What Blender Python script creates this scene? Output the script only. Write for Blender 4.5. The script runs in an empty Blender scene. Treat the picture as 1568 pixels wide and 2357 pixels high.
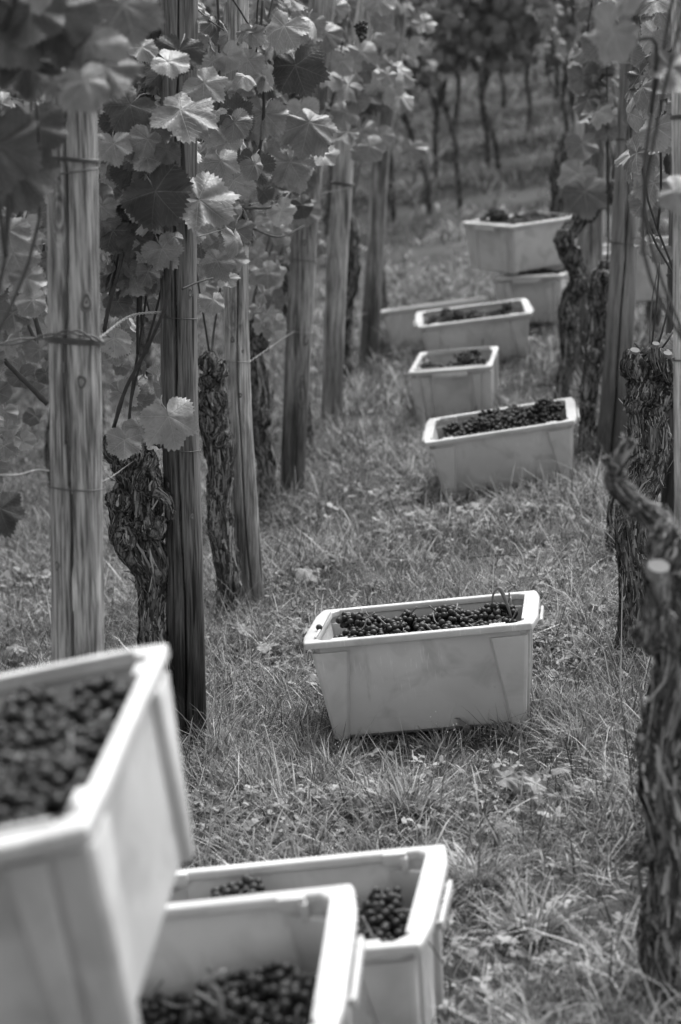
import bpy, bmesh, math, random
import numpy as np
from mathutils import Vector, Matrix, Euler

SC = bpy.context.scene
COL = SC.collection
R_ = math.radians
rnd = random.Random(7)
nrng = np.random.default_rng(11)

# ------------------------------------------------------------------ camera
CAM_H = 1.77
PITCH = R_(13.0)
FPX = 4500.0                     # focal length in units of a 1568 x 2357 picture
cam_d = bpy.data.cameras.new('camera')
cam = bpy.data.objects.new('camera', cam_d)
COL.objects.link(cam)
cam.location = (0, 0, CAM_H)
cam.rotation_euler = (math.pi / 2 - PITCH, 0, 0)
cam_d.sensor_fit = 'VERTICAL'
cam_d.sensor_height = 36.0
cam_d.sensor_width = 24.0
cam_d.lens = 36.0 * FPX / 2357.0
cam_d.clip_start = 0.05
cam_d.clip_end = 3000
cam_d.dof.use_dof = True
cam_d.dof.focus_distance = 5.25
cam_d.dof.aperture_fstop = 3.0
cam_d.dof.aperture_blades = 9
SC.camera = cam

# ------------------------------------------------------------------ light
SUN_EL, SUN_AZ = R_(58), R_(25)          # azimuth measured from +Y towards +X
w = bpy.data.worlds.new('World')
SC.world = w
w.use_nodes = True
nt = w.node_tree
nt.nodes.clear()
out = nt.nodes.new('ShaderNodeOutputWorld')
bg = nt.nodes.new('ShaderNodeBackground')
sky = nt.nodes.new('ShaderNodeTexSky')
sky.sky_type = 'NISHITA'
sky.sun_disc = False
sky.sun_elevation = SUN_EL
sky.sun_rotation = SUN_AZ
sky.dust_density = 4.0
bw = nt.nodes.new('ShaderNodeRGBToBW')
nt.links.new(sky.outputs[0], bw.inputs[0])
nt.links.new(bw.outputs[0], bg.inputs[0])
bg.inputs[1].default_value = 0.13
nt.links.new(bg.outputs[0], out.inputs[0])
sd = bpy.data.lights.new('sun', 'SUN')
sd.energy = 1.5
sd.angle = R_(40)
sd.color = (1, 1, 1)
sun = bpy.data.objects.new('sun', sd)
COL.objects.link(sun)
sdir = Vector((math.sin(SUN_AZ) * math.cos(SUN_EL), math.cos(SUN_AZ) * math.cos(SUN_EL), math.sin(SUN_EL)))
sun.rotation_euler = sdir.to_track_quat('Z', 'Y').to_euler()
SC.view_settings.view_transform = 'Standard'
SC.view_settings.look = 'None'
SC.view_settings.gamma = 1.0
SC.view_settings.exposure = 1.36
SC.view_settings.use_curve_mapping = False
SC.cycles.max_bounces = 6
SC.cycles.diffuse_bounces = 3
SC.cycles.transmission_bounces = 3
SC.cycles.transparent_max_bounces = 4

# ------------------------------------------------------------------ space helpers
FW = np.array([0, math.cos(PITCH), -math.sin(PITCH)])
UP = np.array([0, math.sin(PITCH), math.cos(PITCH)])
EYE = np.array([0, 0, CAM_H])


def ray(px, py):
    return FW + (px - 784) / FPX * np.array([1.0, 0, 0]) + (1178.5 - py) / FPX * UP


def at(px, py, Y):
    """point of the place seen at that spot of the photograph, Y metres ahead"""
    d = ray(px, py)
    return EYE + d * (Y / d[1])


def pxm(Y):
    return FPX / (Y * 0.985)          # rough picture units per metre


CY = np.array([0, 3.2, 5, 7.7, 9.2, 10.4, 11.2, 12.6, 14.5, 17.5, 21, 25, 40, 80, 300])
CZ = np.array([.10, .055, .02, .0, .04, .095, .15, .26, .40, .66, .98, 1.36, 2.8, 6.5, 22])


def ground_base(x, y):
    x = np.asarray(x, float)
    y = np.asarray(y, float)
    xs = np.tanh(x / 12) * 12
    m = .125 + .03 * np.clip((y - 5) / 4, 0, 1)
    return np.interp(y, CY, CZ) + m * xs


def wob(x, y):
    return (.010 * np.sin(3.1 * x + 1.3 * y + .5) * np.sin(2.3 * y - 1.1 * x) +
            .009 * np.sin(7.3 * x - 2.1 * y + 1) * np.sin(6.1 * y + 2.9 * x + 2) +
            .005 * np.sin(15 * x + 5 * y) * np.sin(13 * y - 7 * x + 1))


def ground_z(x, y):
    return ground_base(x, y) + wob(np.asarray(x, float), np.asarray(y, float))


def ground_at(px, py):
    lo, hi = 1.5, 60.0
    Y = 3.0
    prev = None
    for Y in np.arange(2.0, 60, .02):
        p = at(px, py, Y)
        if p[2] <= float(ground_z(p[0], p[1])):
            return p
    return at(px, py, 20)


def sm_noise(x, y, s=1.0, k=0):
    x = np.asarray(x) * s
    y = np.asarray(y) * s
    v = np.zeros_like(x, dtype=float)
    a = 1
    for i in range(5):
        ang = 1.7 * i + k
        c, t = math.cos(ang), math.sin(ang)
        v += a * np.sin((c * x + t * y) * (1.9 + .9 * i) + 3.1 * i + k) * np.sin((-t * x + c * y) * (2.3 + .7 * i) + 1.3 * i + 2 * k)
        a *= .75
    return v / 2.0


# ------------------------------------------------------------------ object helpers
def tag(o, label=None, cat=None, group=None, kind=None):
    if label: o['label'] = label
    if cat: o['category'] = cat
    if group: o['group'] = group
    if kind: o['kind'] = kind
    return o


def link(name, data, parent=None, mat=None):
    o = bpy.data.objects.new(name, data)
    COL.objects.link(o)
    if parent is not None: o.parent = parent
    if mat is not None and data is not None and len(data.materials) == 0:
        data.materials.append(mat)
    return o


def empty(name, loc, label=None, cat=None, group=None, rot=(0, 0, 0)):
    o = bpy.data.objects.new(name, None)
    COL.objects.link(o)
    o.empty_display_size = .1
    o.location = loc
    o.rotation_euler = rot
    return tag(o, label, cat, group)


def mesh_from(name, V, F, smooth=True, mats=None, midx=None, uv=None, attr=None):
    me = bpy.data.meshes.new(name)
    me.from_pydata([tuple(map(float, v)) for v in V], [], [tuple(int(i) for i in f) for f in F])
    if smooth:
        me.polygons.foreach_set('use_smooth', [True] * len(me.polygons))
    if mats:
        for m in mats: me.materials.append(m)
    if midx is not None:
        me.polygons.foreach_set('material_index', midx)
    if uv is not None:
        l = me.uv_layers.new(name='UVMap')
        vi = np.zeros(len(me.loops), dtype=np.int32)
        me.loops.foreach_get('vertex_index', vi)
        l.data.foreach_set('uv', np.asarray(uv, dtype=np.float32)[vi].ravel())
    if attr is not None:
        a = me.attributes.new('tone', 'FLOAT', 'POINT')
        a.data.foreach_set('value', np.asarray(attr, dtype=np.float32))
    me.update()
    return me


def tri_mesh(name, V, T, tone=None, mat=None, smooth=True):
    """fast path for big meshes, V (n,3), T (m,3)"""
    me = bpy.data.meshes.new(name)
    V = np.ascontiguousarray(V, dtype=np.float32)
    T = np.ascontiguousarray(T, dtype=np.int32)
    me.vertices.add(len(V))
    me.vertices.foreach_set('co', V.ravel())
    me.loops.add(T.size)
    me.loops.foreach_set('vertex_index', T.ravel())
    me.polygons.add(len(T))
    me.polygons.foreach_set('loop_start', np.arange(0, T.size, 3, dtype=np.int32))
    me.polygons.foreach_set('loop_total', np.full(len(T), 3, dtype=np.int32))
    me.polygons.foreach_set('use_smooth', np.full(len(T), smooth))
    if tone is not None:
        a = me.attributes.new('tone', 'FLOAT', 'POINT')
        a.data.foreach_set('value', np.asarray(tone, dtype=np.float32))
    me.update(calc_edges=True)
    me.validate()
    if mat: me.materials.append(mat)
    return me


def catmull(P, n):
    P = np.asarray(P, float)
    if len(P) < 3:
        t = np.linspace(0, 1, n)[:, None]
        return P[0] * (1 - t) + P[-1] * t
    Q = np.vstack([2 * P[0] - P[1], P, 2 * P[-1] - P[-2]])
    seg = len(P) - 1
    out = []
    for u in np.linspace(0, seg - 1e-6, n):
        i = int(u)
        t = u - i
        a, b, c, d = Q[i], Q[i + 1], Q[i + 2], Q[i + 3]
        out.append(.5 * ((2 * b) + (-a + c) * t + (2 * a - 5 * b + 4 * c - d) * t * t + (-a + 3 * b - 3 * c + d) * t ** 3))
    return np.array(out)


def frames(C):
    T = np.gradient(C, axis=0)
    T /= np.linalg.norm(T, axis=1)[:, None] + 1e-12
    ref = np.array([0, 1.0, 0]) if abs(T[0][1]) < .9 else np.array([1.0, 0, 0])
    N = []
    n = np.cross(T[0], ref)
    n /= np.linalg.norm(n)
    for t in T:
        n = n - t * np.dot(n, t)
        n /= np.linalg.norm(n) + 1e-12
        N.append(n.copy())
    N = np.array(N)
    B = np.cross(T, N)
    return T, N, B


def tube(C, rad, sides=8, cap=True, radfn=None):
    """C (n,3), rad (n,) -> V, F"""
    C = np.asarray(C, float)
    n = len(C)
    rad = np.broadcast_to(np.asarray(rad, float), (n,))
    T, N, B = frames(C)
    th = np.arange(sides) * 2 * math.pi / sides
    V = []
    for i in range(n):
        for j, a in enumerate(th):
            r = rad[i] * (radfn(i, j, a) if radfn else 1)
            V.append(C[i] + r * (math.cos(a) * N[i] + math.sin(a) * B[i]))
    F = []
    for i in range(n - 1):
        for j in range(sides):
            k = (j + 1) % sides
            F.append((i * sides + j, i * sides + k, (i + 1) * sides + k, (i + 1) * sides + j))
    if cap:
        V.append(C[0]); V.append(C[-1])
        a, b = n * sides, n * sides + 1
        for j in range(sides):
            k = (j + 1) % sides
            F.append((a, k, j))
            F.append((b, (n - 1) * sides + j, (n - 1) * sides + k))
    return V, F


class Bag:
    def __init__(s): s.V, s.F, s.A = [], [], []

    def add(s, V, F, tone=None):
        o = len(s.V)
        s.V += [tuple(v) for v in V]
        s.F += [tuple(i + o for i in f) for f in F]
        if tone is not None: s.A += [tone] * len(V)

    def box(s, c, d, mat=None):
        V = []
        for x in (-.5, .5):
            for y in (-.5, .5):
                for z in (-.5, .5):
                    V.append((c[0] + x * d[0], c[1] + y * d[1], c[2] + z * d[2]))
        s.add(V, [(0, 1, 3, 2), (4, 6, 7, 5), (0, 4, 5, 1), (2, 3, 7, 6), (0, 2, 6, 4), (1, 5, 7, 3)])

    def mesh(s, name, smooth=False, bevel=0, mats=None):
        me = mesh_from(name, s.V, s.F, smooth, mats, attr=s.A if s.A and len(s.A) == len(s.V) else None)
        bm = bmesh.new()
        bm.from_mesh(me)
        bmesh.ops.recalc_face_normals(bm, faces=bm.faces)
        if bevel:
            es = [e for e in bm.edges if len(e.link_faces) == 2 and e.calc_face_angle(0) > .5]
            bmesh.ops.bevel(bm, geom=es, offset=bevel, segments=2, affect='EDGES', clamp_overlap=True, profile=.6)
            for f in bm.faces: f.smooth = True
        bm.to_mesh(me)
        bm.free()
        if bevel:
            me.set_sharp_from_angle(angle=R_(50))
        return me


# ------------------------------------------------------------------ materials
class NB:
    """small node-building helper"""
    def __init__(s, name, rough=.6, spec=.3):
        s.m = bpy.data.materials.new(name)
        s.m.use_nodes = True
        s.t = s.m.node_tree
        s.b = s.t.nodes['Principled BSDF']
        s.b.inputs['Roughness'].default_value = rough
        s.b.inputs['Specular IOR Level'].default_value = spec
        s.out = s.t.nodes['Material Output']

    def n(s, typ, **kw):
        x = s.t.nodes.new(typ)
        for k, v in kw.items(): setattr(x, k, v)
        return x

    def lk(s, a, b): s.t.links.new(a, b)

    def math(s, op, a, b=None, c=None, clamp=False):
        x = s.n('ShaderNodeMath', operation=op)
        x.use_clamp = clamp
        for i, v in enumerate((a, b, c)):
            if v is None: continue
            if hasattr(v, 'is_output') or isinstance(v, bpy.types.NodeSocket): s.lk(v, x.inputs[i])
            else: x.inputs[i].default_value = v
        return x.outputs[0]

    def coord(s, kind='Object'):
        return s.n('ShaderNodeTexCoord').outputs[kind]

    def mapping(s, vec, scale=(1, 1, 1), loc=None):
        x = s.n('ShaderNodeMapping')
        s.lk(vec, x.inputs['Vector'])
        x.inputs['Scale'].default_value = scale
        if loc is not None:
            if isinstance(loc, bpy.types.NodeSocket): s.lk(loc, x.inputs['Location'])
            else: x.inputs['Location'].default_value = loc
        return x.outputs[0]

    def noise(s, vec, scale, detail=4, rough=.6, dist=0):
        x = s.n('ShaderNodeTexNoise')
        s.lk(vec, x.inputs['Vector'])
        x.inputs['Scale'].default_value = scale
        x.inputs['Detail'].default_value = detail
        x.inputs['Roughness'].default_value = rough
        x.inputs['Distortion'].default_value = dist
        return x.outputs[0]

    def voro(s, vec, scale, feature='F1', out='Distance'):
        x = s.n('ShaderNodeTexVoronoi', feature=feature)
        s.lk(vec, x.inputs['Vector'])
        x.inputs['Scale'].default_value = scale
        return x.outputs[out]

    def ramp(s, fac, stops):
        x = s.n('ShaderNodeValToRGB')
        s.lk(fac, x.inputs[0])
        e = x.color_ramp.elements
        while len(e) < len(stops): e.new(.5)
        for i, (p, v) in enumerate(stops):
            e[i].position = p
            e[i].color = (v, v, v, 1)
        return x.outputs[0]

    def mix(s, f, a, b):
        x = s.n('ShaderNodeMix', data_type='FLOAT')
        for i, v in ((0, f), (2, a), (3, b)):
            if isinstance(v, bpy.types.NodeSocket): s.lk(v, x.inputs[i])
            else: x.inputs[i].default_value = v
        return x.outputs[0]

    def color(s, v):
        s.lk(v, s.b.inputs['Base Color'])

    def bump(s, h, strength=.4, dist=.01):
        x = s.n('ShaderNodeBump')
        x.inputs['Strength'].default_value = strength
        x.inputs['Distance'].default_value = dist
        s.lk(h, x.inputs['Height'])
        s.lk(x.outputs[0], s.b.inputs['Normal'])
        return x

    def rand(s):
        return s.n('ShaderNodeObjectInfo').outputs['Random']


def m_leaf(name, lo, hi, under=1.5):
    k = NB(name, .45, .35)
    uv = k.n('ShaderNodeUVMap').outputs[0]
    sep = k.n('ShaderNodeSeparateXYZ')
    k.lk(uv, sep.inputs[0])
    x, y = sep.outputs[0], sep.outputs[1]
    r = k.rand()
    rad = k.math('SQRT', k.math('ADD', k.math('MULTIPLY', x, x), k.math('MULTIPLY', y, y)))
    vein = None
    side = None
    for a in (0, 52, -52, 112, -112):
        sx, sy = math.sin(R_(a)), math.cos(R_(a))
        al = k.math('ADD', k.math('MULTIPLY', x, sx), k.math('MULTIPLY', y, sy))
        pe = k.math('ABSOLUTE', k.math('SUBTRACT', k.math('MULTIPLY', x, sy), k.math('MULTIPLY', y, sx)))
        wd = k.math('MULTIPLY', k.math('SUBTRACT', 1.1, al), .022)
        ln = k.math('SUBTRACT', 1.0, k.math('DIVIDE', pe, k.math('MAXIMUM', wd, .004)), clamp=True)
        ln = k.math('MULTIPLY', ln, k.math('GREATER_THAN', al, 0.0))
        vein = ln if vein is None else k.math('MAXIMUM', vein, ln)
        # side veins leave each main vein at an angle
        ph = k.math('MULTIPLY', k.math('SUBTRACT', al, k.math('MULTIPLY', pe, .85)), 7.5)
        fr = k.math('ABSOLUTE', k.math('SUBTRACT', k.math('FRACT', ph), .5))
        sv = k.math('SUBTRACT', 1.0, k.math('MULTIPLY', fr, 11.0), clamp=True)
        near = k.math('MULTIPLY', k.math('LESS_THAN', pe, k.math('MULTIPLY', al, .46)), k.math('GREATER_THAN', al, .05))
        sv = k.math('MULTIPLY', sv, near)
        side = sv if side is None else k.math('MAXIMUM', side, sv)
    vec = k.n('ShaderNodeCombineXYZ')
    k.lk(x, vec.inputs[0]); k.lk(y, vec.inputs[1])
    k.lk(k.math('MULTIPLY', r, 31.0), vec.inputs[2])
    n1 = k.noise(vec.outputs[0], 2.2, 4, .6)
    n2 = k.noise(vec.outputs[0], 9.0, 3, .6)
    base = k.mix(r, lo, hi)
    f = k.math('MULTIPLY', base, k.math('ADD', .55, k.math('MULTIPLY', n1, .9)))
    f = k.math('MULTIPLY', f, k.math('ADD', .85, k.math('MULTIPLY', n2, .3)))
    spots = k.ramp(k.noise(vec.outputs[0], 5.5, 2, .5), [(.66, 0.0), (.74, 1.0)])
    f = k.mix(k.math('MULTIPLY', spots, .45), f, .05)
    f = k.mix(k.math('MULTIPLY', side, .16), f, hi * 2.0)
    f = k.mix(k.math('MULTIPLY', vein, .42), f, hi * 2.0)
    edge = k.ramp(rad, [(.75, 0), (1.0, 1)])
    f = k.mix(k.math('MULTIPLY', k.math('MULTIPLY', edge, n1), .5), f, hi * 1.6)
    geo = k.n('ShaderNodeNewGeometry')
    f2 = k.mix(k.math('MULTIPLY', geo.outputs['Backfacing'], .5), f, hi * under)
    k.color(f2)
    vor = k.voro(vec.outputs[0], 13.0, 'SMOOTH_F1')
    h = k.math('SUBTRACT', k.math('MULTIPLY', vor, -.5), k.math('ADD', k.math('MULTIPLY', vein, .8), k.math('MULTIPLY', side, .5)))
    k.bump(h, .55, .004)
    tr = k.n('ShaderNodeBsdfTranslucent')
    k.lk(k.math('MULTIPLY', f2, 1.0), tr.inputs[0])
    mx = k.n('ShaderNodeMixShader')
    mx.inputs[0].default_value = .16
    k.lk(k.b.outputs[0], mx.inputs[1]); k.lk(tr.outputs[0], mx.inputs[2])
    k.lk(mx.outputs[0], k.out.inputs[0])
    return k.m


def m_tone(name, rough=.7, spec=.2, mul=1.0, trans=0.0):
    """colour from the mesh attribute 'tone'"""
    k = NB(name, rough, spec)
    a = k.n('ShaderNodeAttribute', attribute_name='tone')
    f = k.math('MULTIPLY', a.outputs['Fac'], mul)
    k.color(f)
    if trans:
        tr = k.n('ShaderNodeBsdfTranslucent')
        k.lk(f, tr.inputs[0])
        mx = k.n('ShaderNodeMixShader')
        mx.inputs[0].default_value = trans
        k.lk(k.b.outputs[0], mx.inputs[1]); k.lk(tr.outputs[0], mx.inputs[2])
        k.lk(mx.outputs[0], k.out.inputs[0])
    return k.m


def m_wood(name, lo, hi, dark=.5, mott=1.5):
    k = NB(name, .8, .15)
    co = k.coord('Object')
    r = k.rand()
    off = k.n('ShaderNodeCombineXYZ')
    k.lk(k.math('MULTIPLY', r, 17.0), off.inputs[0])
    k.lk(k.math('MULTIPLY', r, 9.0), off.inputs[2])
    v = k.mapping(co, (1, 1, 1), off.outputs[0])
    warp = k.noise(v, 3.0, 2, .5)
    kn = k.voro(k.mapping(v, (1, 1, .45)), 6.5)                         # knots bend the grain
    knm = k.ramp(kn, [(.0, 1.0), (.22, 0.0)])
    st = k.mapping(v, (34, 34, 1.5))
    cx = k.n('ShaderNodeVectorMath', operation='ADD')
    k.lk(st, cx.inputs[0])
    cw = k.n('ShaderNodeCombineXYZ')
    d = k.math('ADD', k.math('MULTIPLY', warp, 2.0), k.math('MULTIPLY', knm, 3.0))
    k.lk(d, cw.inputs[0]); k.lk(d, cw.inputs[1])
    k.lk(cw.outputs[0], cx.inputs[1])
    g1 = k.noise(cx.outputs[0], 1.0, 5, .62)
    g2 = k.noise(k.mapping(v, (190, 190, 9)), 1.0, 3, .6)
    g3 = k.noise(k.mapping(v, (9, 9, 3)), 1.0, 4, .65)
    g = k.math('ADD', k.math('MULTIPLY', g1, .52), k.math('MULTIPLY', g2, .48))
    f = k.ramp(g, [(.36, lo * .35), (.45, lo), (.55, hi), (.66, hi * 1.5)])
    f = k.math('MULTIPLY', f, k.math('ADD', 1 - mott / 2, k.math('MULTIPLY', g3, mott)))
    f = k.mix(k.math('MULTIPLY', k.ramp(kn, [(.03, 1.0), (.075, 0.0)]), .75), f, lo * .4)
    rings = k.math('MULTIPLY', k.ramp(kn, [(.10, 1.0), (.24, 0.0)]), k.math('ADD', .5, k.math('MULTIPLY', k.math('SINE', k.math('MULTIPLY', kn, 150.0)), .5)))
    f = k.mix(k.math('MULTIPLY', rings, .5), f, lo * .5)
    scr = k.ramp(k.noise(k.mapping(v, (60, 60, 2.2)), 1.0, 2, .5), [(.66, 0), (.70, 1)])
    f = k.mix(k.math('MULTIPLY', scr, .8), f, lo * .22)
    sep = k.n('ShaderNodeSeparateXYZ')
    k.lk(co, sep.inputs[0])
    # damp, soil-stained foot
    z = k.math('ADD', sep.outputs[2], k.math('MULTIPLY', k.noise(k.mapping(v, (30, 30, 3)), 1.0, 3), .55))
    foot = k.ramp(z, [(.52, 1.0), (.86, 0.0)])
    f = k.math('MULTIPLY', f, k.math('SUBTRACT', 1.0, k.math('MULTIPLY', foot, dark)))
    k.color(f)
    k.bump(g, .75, .006)
    return k.m


def m_bark(name, lo, hi):
    k = NB(name, .9, .1)
    co = k.coord('Object')
    w1 = k.noise(co, 9, 3, .6)
    a = k.n('ShaderNodeVectorMath', operation='MULTIPLY_ADD')
    k.lk(co, a.inputs[0])
    a.inputs[1].default_value = (75, 75, 14)
    c = k.n('ShaderNodeCombineXYZ')
    k.lk(k.math('MULTIPLY', w1, 6), c.inputs[0]); k.lk(k.math('MULTIPLY', w1, 4), c.inputs[1]); k.lk(k.math('MULTIPLY', w1, 3), c.inputs[2])
    k.lk(c.outputs[0], a.inputs[2])
    g = k.noise(a.outputs[0], 1.0, 5, .65)
    n2 = k.noise(co, 22, 4, .6)
    f = k.ramp(g, [(.34, lo * .25), (.47, lo), (.58, hi), (.7, hi * 1.7)])
    f = k.math('MULTIPLY', f, k.math('ADD', .4, k.math('MULTIPLY', n2, 1.2)))
    k.color(f)
    k.bump(k.math('ADD', g, k.math('MULTIPLY', n2, .4)), 1.0, .02)
    return k.m


def m_plain(name, v, rough=.6, spec=.3, nscale=20, namp=.25, bump=.1, metal=0):
    k = NB(name, rough, spec)
    co = k.coord('Object')
    n1 = k.noise(co, nscale, 4, .6)
    k.color(k.math('MULTIPLY', k.math('ADD', 1 - namp, k.math('MULTIPLY', n1, 2 * namp)), v))
    k.b.inputs['Metallic'].default_value = metal
    if bump: k.bump(n1, bump, .003)
    return k.m


def m_plastic(name, v, soil=.5):
    k = NB(name, .42, .4)
    co = k.coord('Object')
    r = k.rand()
    off = k.n('ShaderNodeCombineXYZ')
    k.lk(k.math('MULTIPLY', r, 13.0), off.inputs[0])
    k.lk(k.math('MULTIPLY', r, 5.0), off.inputs[1])
    p = k.mapping(co, (1, 1, 1), off.outputs[0])
    n1 = k.noise(p, 4.0, 4, .55)
    blot = k.ramp(k.noise(p, 9.0, 3, .55, .6), [(.50, 0), (.66, 1)])
    scr = k.noise(k.mapping(p, (160, 160, 9)), 1.0, 2, .7)
    scm = k.math('MULTIPLY', k.ramp(scr, [(.60, 0), (.70, 1)]), k.ramp(n1, [(.48, 0), (.6, 1)]))
    scr2 = k.noise(k.mapping(p, (8, 8, 130)), 1.0, 2, .7)
    smear = k.math('MULTIPLY', k.ramp(k.noise(k.mapping(p, (30, 30, 5)), 1.0, 4, .7, .5), [(.56, 0), (.66, 1)]), k.ramp(k.noise(p, 5.5, 2, .5), [(.5, 0), (.62, 1)]))
    spk = k.ramp(k.noise(p, 48, 3, .6), [(.715, 0), (.75, 1)])
    f = k.math('MULTIPLY', k.math('ADD', .68, k.math('MULTIPLY', n1, .60)), v)
    f = k.mix(k.math('MULTIPLY', blot, .75 * soil), f, v * .40)
    f = k.mix(k.math('MULTIPLY', scm, .8), f, v * 1.3)
    f = k.mix(k.math('MULTIPLY', k.ramp(scr2, [(.64, 0), (.72, 1)]), .12), f, v * .6)
    f = k.mix(k.math('MULTIPLY', smear, .55 * soil), f, v * .3)
    f = k.mix(k.math('MULTIPLY', spk, .7 * soil), f, .08)
    k.color(f)
    k.lk(k.ramp(n1, [(.3, .3), (.7, .55)]), k.b.inputs['Roughness'])
    k.b.inputs['Subsurface Weight'].default_value = .12
    k.b.inputs['Subsurface Radius'].default_value = (.02, .02, .02)
    k.b.inputs['Subsurface Scale'].default_value = .5
    k.bump(k.math('ADD', k.noise(p, 30, 3), k.math('MULTIPLY', scr, .3)), .12, .002)
    return k.m


def m_grape(name):
    k = NB(name, .33, .5)
    co = k.coord('Object')
    r = k.rand()
    n = k.noise(k.mapping(co, (1, 1, 1), None), 90, 3, .6)
    f = k.math('MULTIPLY', k.mix(r, .006, .03), k.math('ADD', .5, n))
    bloom = k.ramp(n, [(.45, 0), (.65, 1)])
    f = k.mix(k.math('MULTIPLY', bloom, .6), f, .055)
    k.color(f)
    k.lk(k.math('ADD', .30, k.math('MULTIPLY', n, .4)), k.b.inputs['Roughness'])
    return k.m


def m_ground():
    k = NB('soil_and_turf', .95, .1)
    co = k.coord('Object')
    n1 = k.noise(co, 1.3, 4, .6)
    n2 = k.noise(co, 45, 5, .7)
    f = k.math('MULTIPLY', k.ramp(n1, [(.35, .055), (.65, .115)]), k.math('ADD', .4, k.math('MULTIPLY', n2, 1.2)))
    k.color(f)
    k.bump(n2, .8, .02)
    return k.m


LEAF = m_leaf('vine_leaf', .10, .27)
LEAF_PALE = m_leaf('pale_vine_leaf', .22, .38)  # pale leaves, and leaves with top light and backlight painted into the tone
LEAF_DARK = m_leaf('dark_vine_leaf', .045, .11, 1.2)  # darker leaves, also canopy shade put into the leaf colour
STEM = m_plain('green_stem', .17, .5, .3)
CANE = m_plain('brown_cane', .065, .7, .2, 60, .5, .4)
BARK = m_bark('vine_bark', .05, .24)
FLAKE = m_tone('bark_flake', .9, .1)
WOOD = m_wood('weathered_post', .15, .32, .55)
WOOD_P1 = m_wood('mottled_near_post', .13, .34, .5, 2.3)
WOOD_PALE = m_wood('pale_weathered_post', .26, .50, .45)
WOOD_DARK = m_wood('dark_weathered_post', .10, .19, .78, .9)
KNOT = m_tone('wood_knot', .85, .15)
WOOD_SMOOTH = m_wood('smooth_grey_post', .19, .26, .6, .6)
CUT = m_plain('pale_cut_wood', .20, .8, .1, 60, .2)
WIRE = m_plain('old_wire', .10, .5, .4, 200, .4, .3, .3)
WIRE_PALE = m_plain('galvanised_wire', .35, .4, .5, 200, .3, .3, .4)
PLASTIC = m_plastic('white_crate_plastic', .54)
PLASTIC_RIM = m_plastic('white_crate_rim_plastic', .54, .35)
GRAPE = m_grape('dark_grape')
GRAPE.node_tree.nodes['Principled BSDF'].inputs['Specular IOR Level'].default_value = .3
STRAY = []
GRASS = m_tone('grass_blade', .5, .3, 1.0, .25)
WEED = m_tone('weed_leaf', .55, .3, 1.0, .2)
GROUND = m_ground()

# ------------------------------------------------------------------ ground
def build_ground():
    ys = np.concatenate([np.arange(-3, 2, .5), np.arange(2, 8, .045), np.arange(8, 14, .08), np.arange(14, 28, .2), np.array([28, 30, 33, 37, 42, 50, 60, 80, 120, 200, 300])])
    xs0 = np.concatenate([-np.array([300, 150, 80, 40, 25, 18, 12, 9, 7, 6, 5, 4.2, 3.6, 3.1][:]), np.arange(-2.7, 2.71, .06), np.array([3.1, 3.6, 4.2, 5, 6, 7, 9, 12, 18, 25, 40, 80, 150, 300])])
    X, Y = np.meshgrid(xs0, ys)
    Z = ground_z(X, Y)
    V = np.stack([X, Y, Z], -1).reshape(-1, 3)
    nx, ny = len(xs0), len(ys)
    i = np.arange(ny - 1)[:, None] * nx + np.arange(nx - 1)[None, :]
    i = i.ravel()
    T = np.concatenate([np.stack([i, i + 1, i + nx + 1], 1), np.stack([i, i + nx + 1, i + nx], 1)])
    me = tri_mesh('ground', V, T, None, GROUND)
    o = link('ground', me)
    tag(o, 'sloping vineyard ground of dark soil under short turf', None, None, 'structure')


build_ground()

# ------------------------------------------------------------------ crates
CL, CW, CH = .60, .39, .274


def crate_rim_outline(l, w, bulge, z, inset=0.0):
    """octagonal rim outline: the short ends bow out between clipped corners"""
    a, b = l / 2 - inset, w / 2 - inset
    c = .007
    return [(-a + c, -b, z), (a - c, -b, z), (a - .002, -b + .012, z), (a + bulge, -b + .075, z), (a + bulge, b - .075, z), (a - .002, b - .012, z),
            (a - c, b, z), (-a + c, b, z), (-a + .002, b - .012, z), (-a - bulge, b - .075, z), (-a - bulge, -b + .075, z), (-a + .002, -b + .012, z)]


def ring_faces(o1, o2, n, flip=False):
    F = []
    for j in range(n):
        k = (j + 1) % n
        F.append((o1 + j, o1 + k, o2 + k, o2 + j))
    return F


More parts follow.
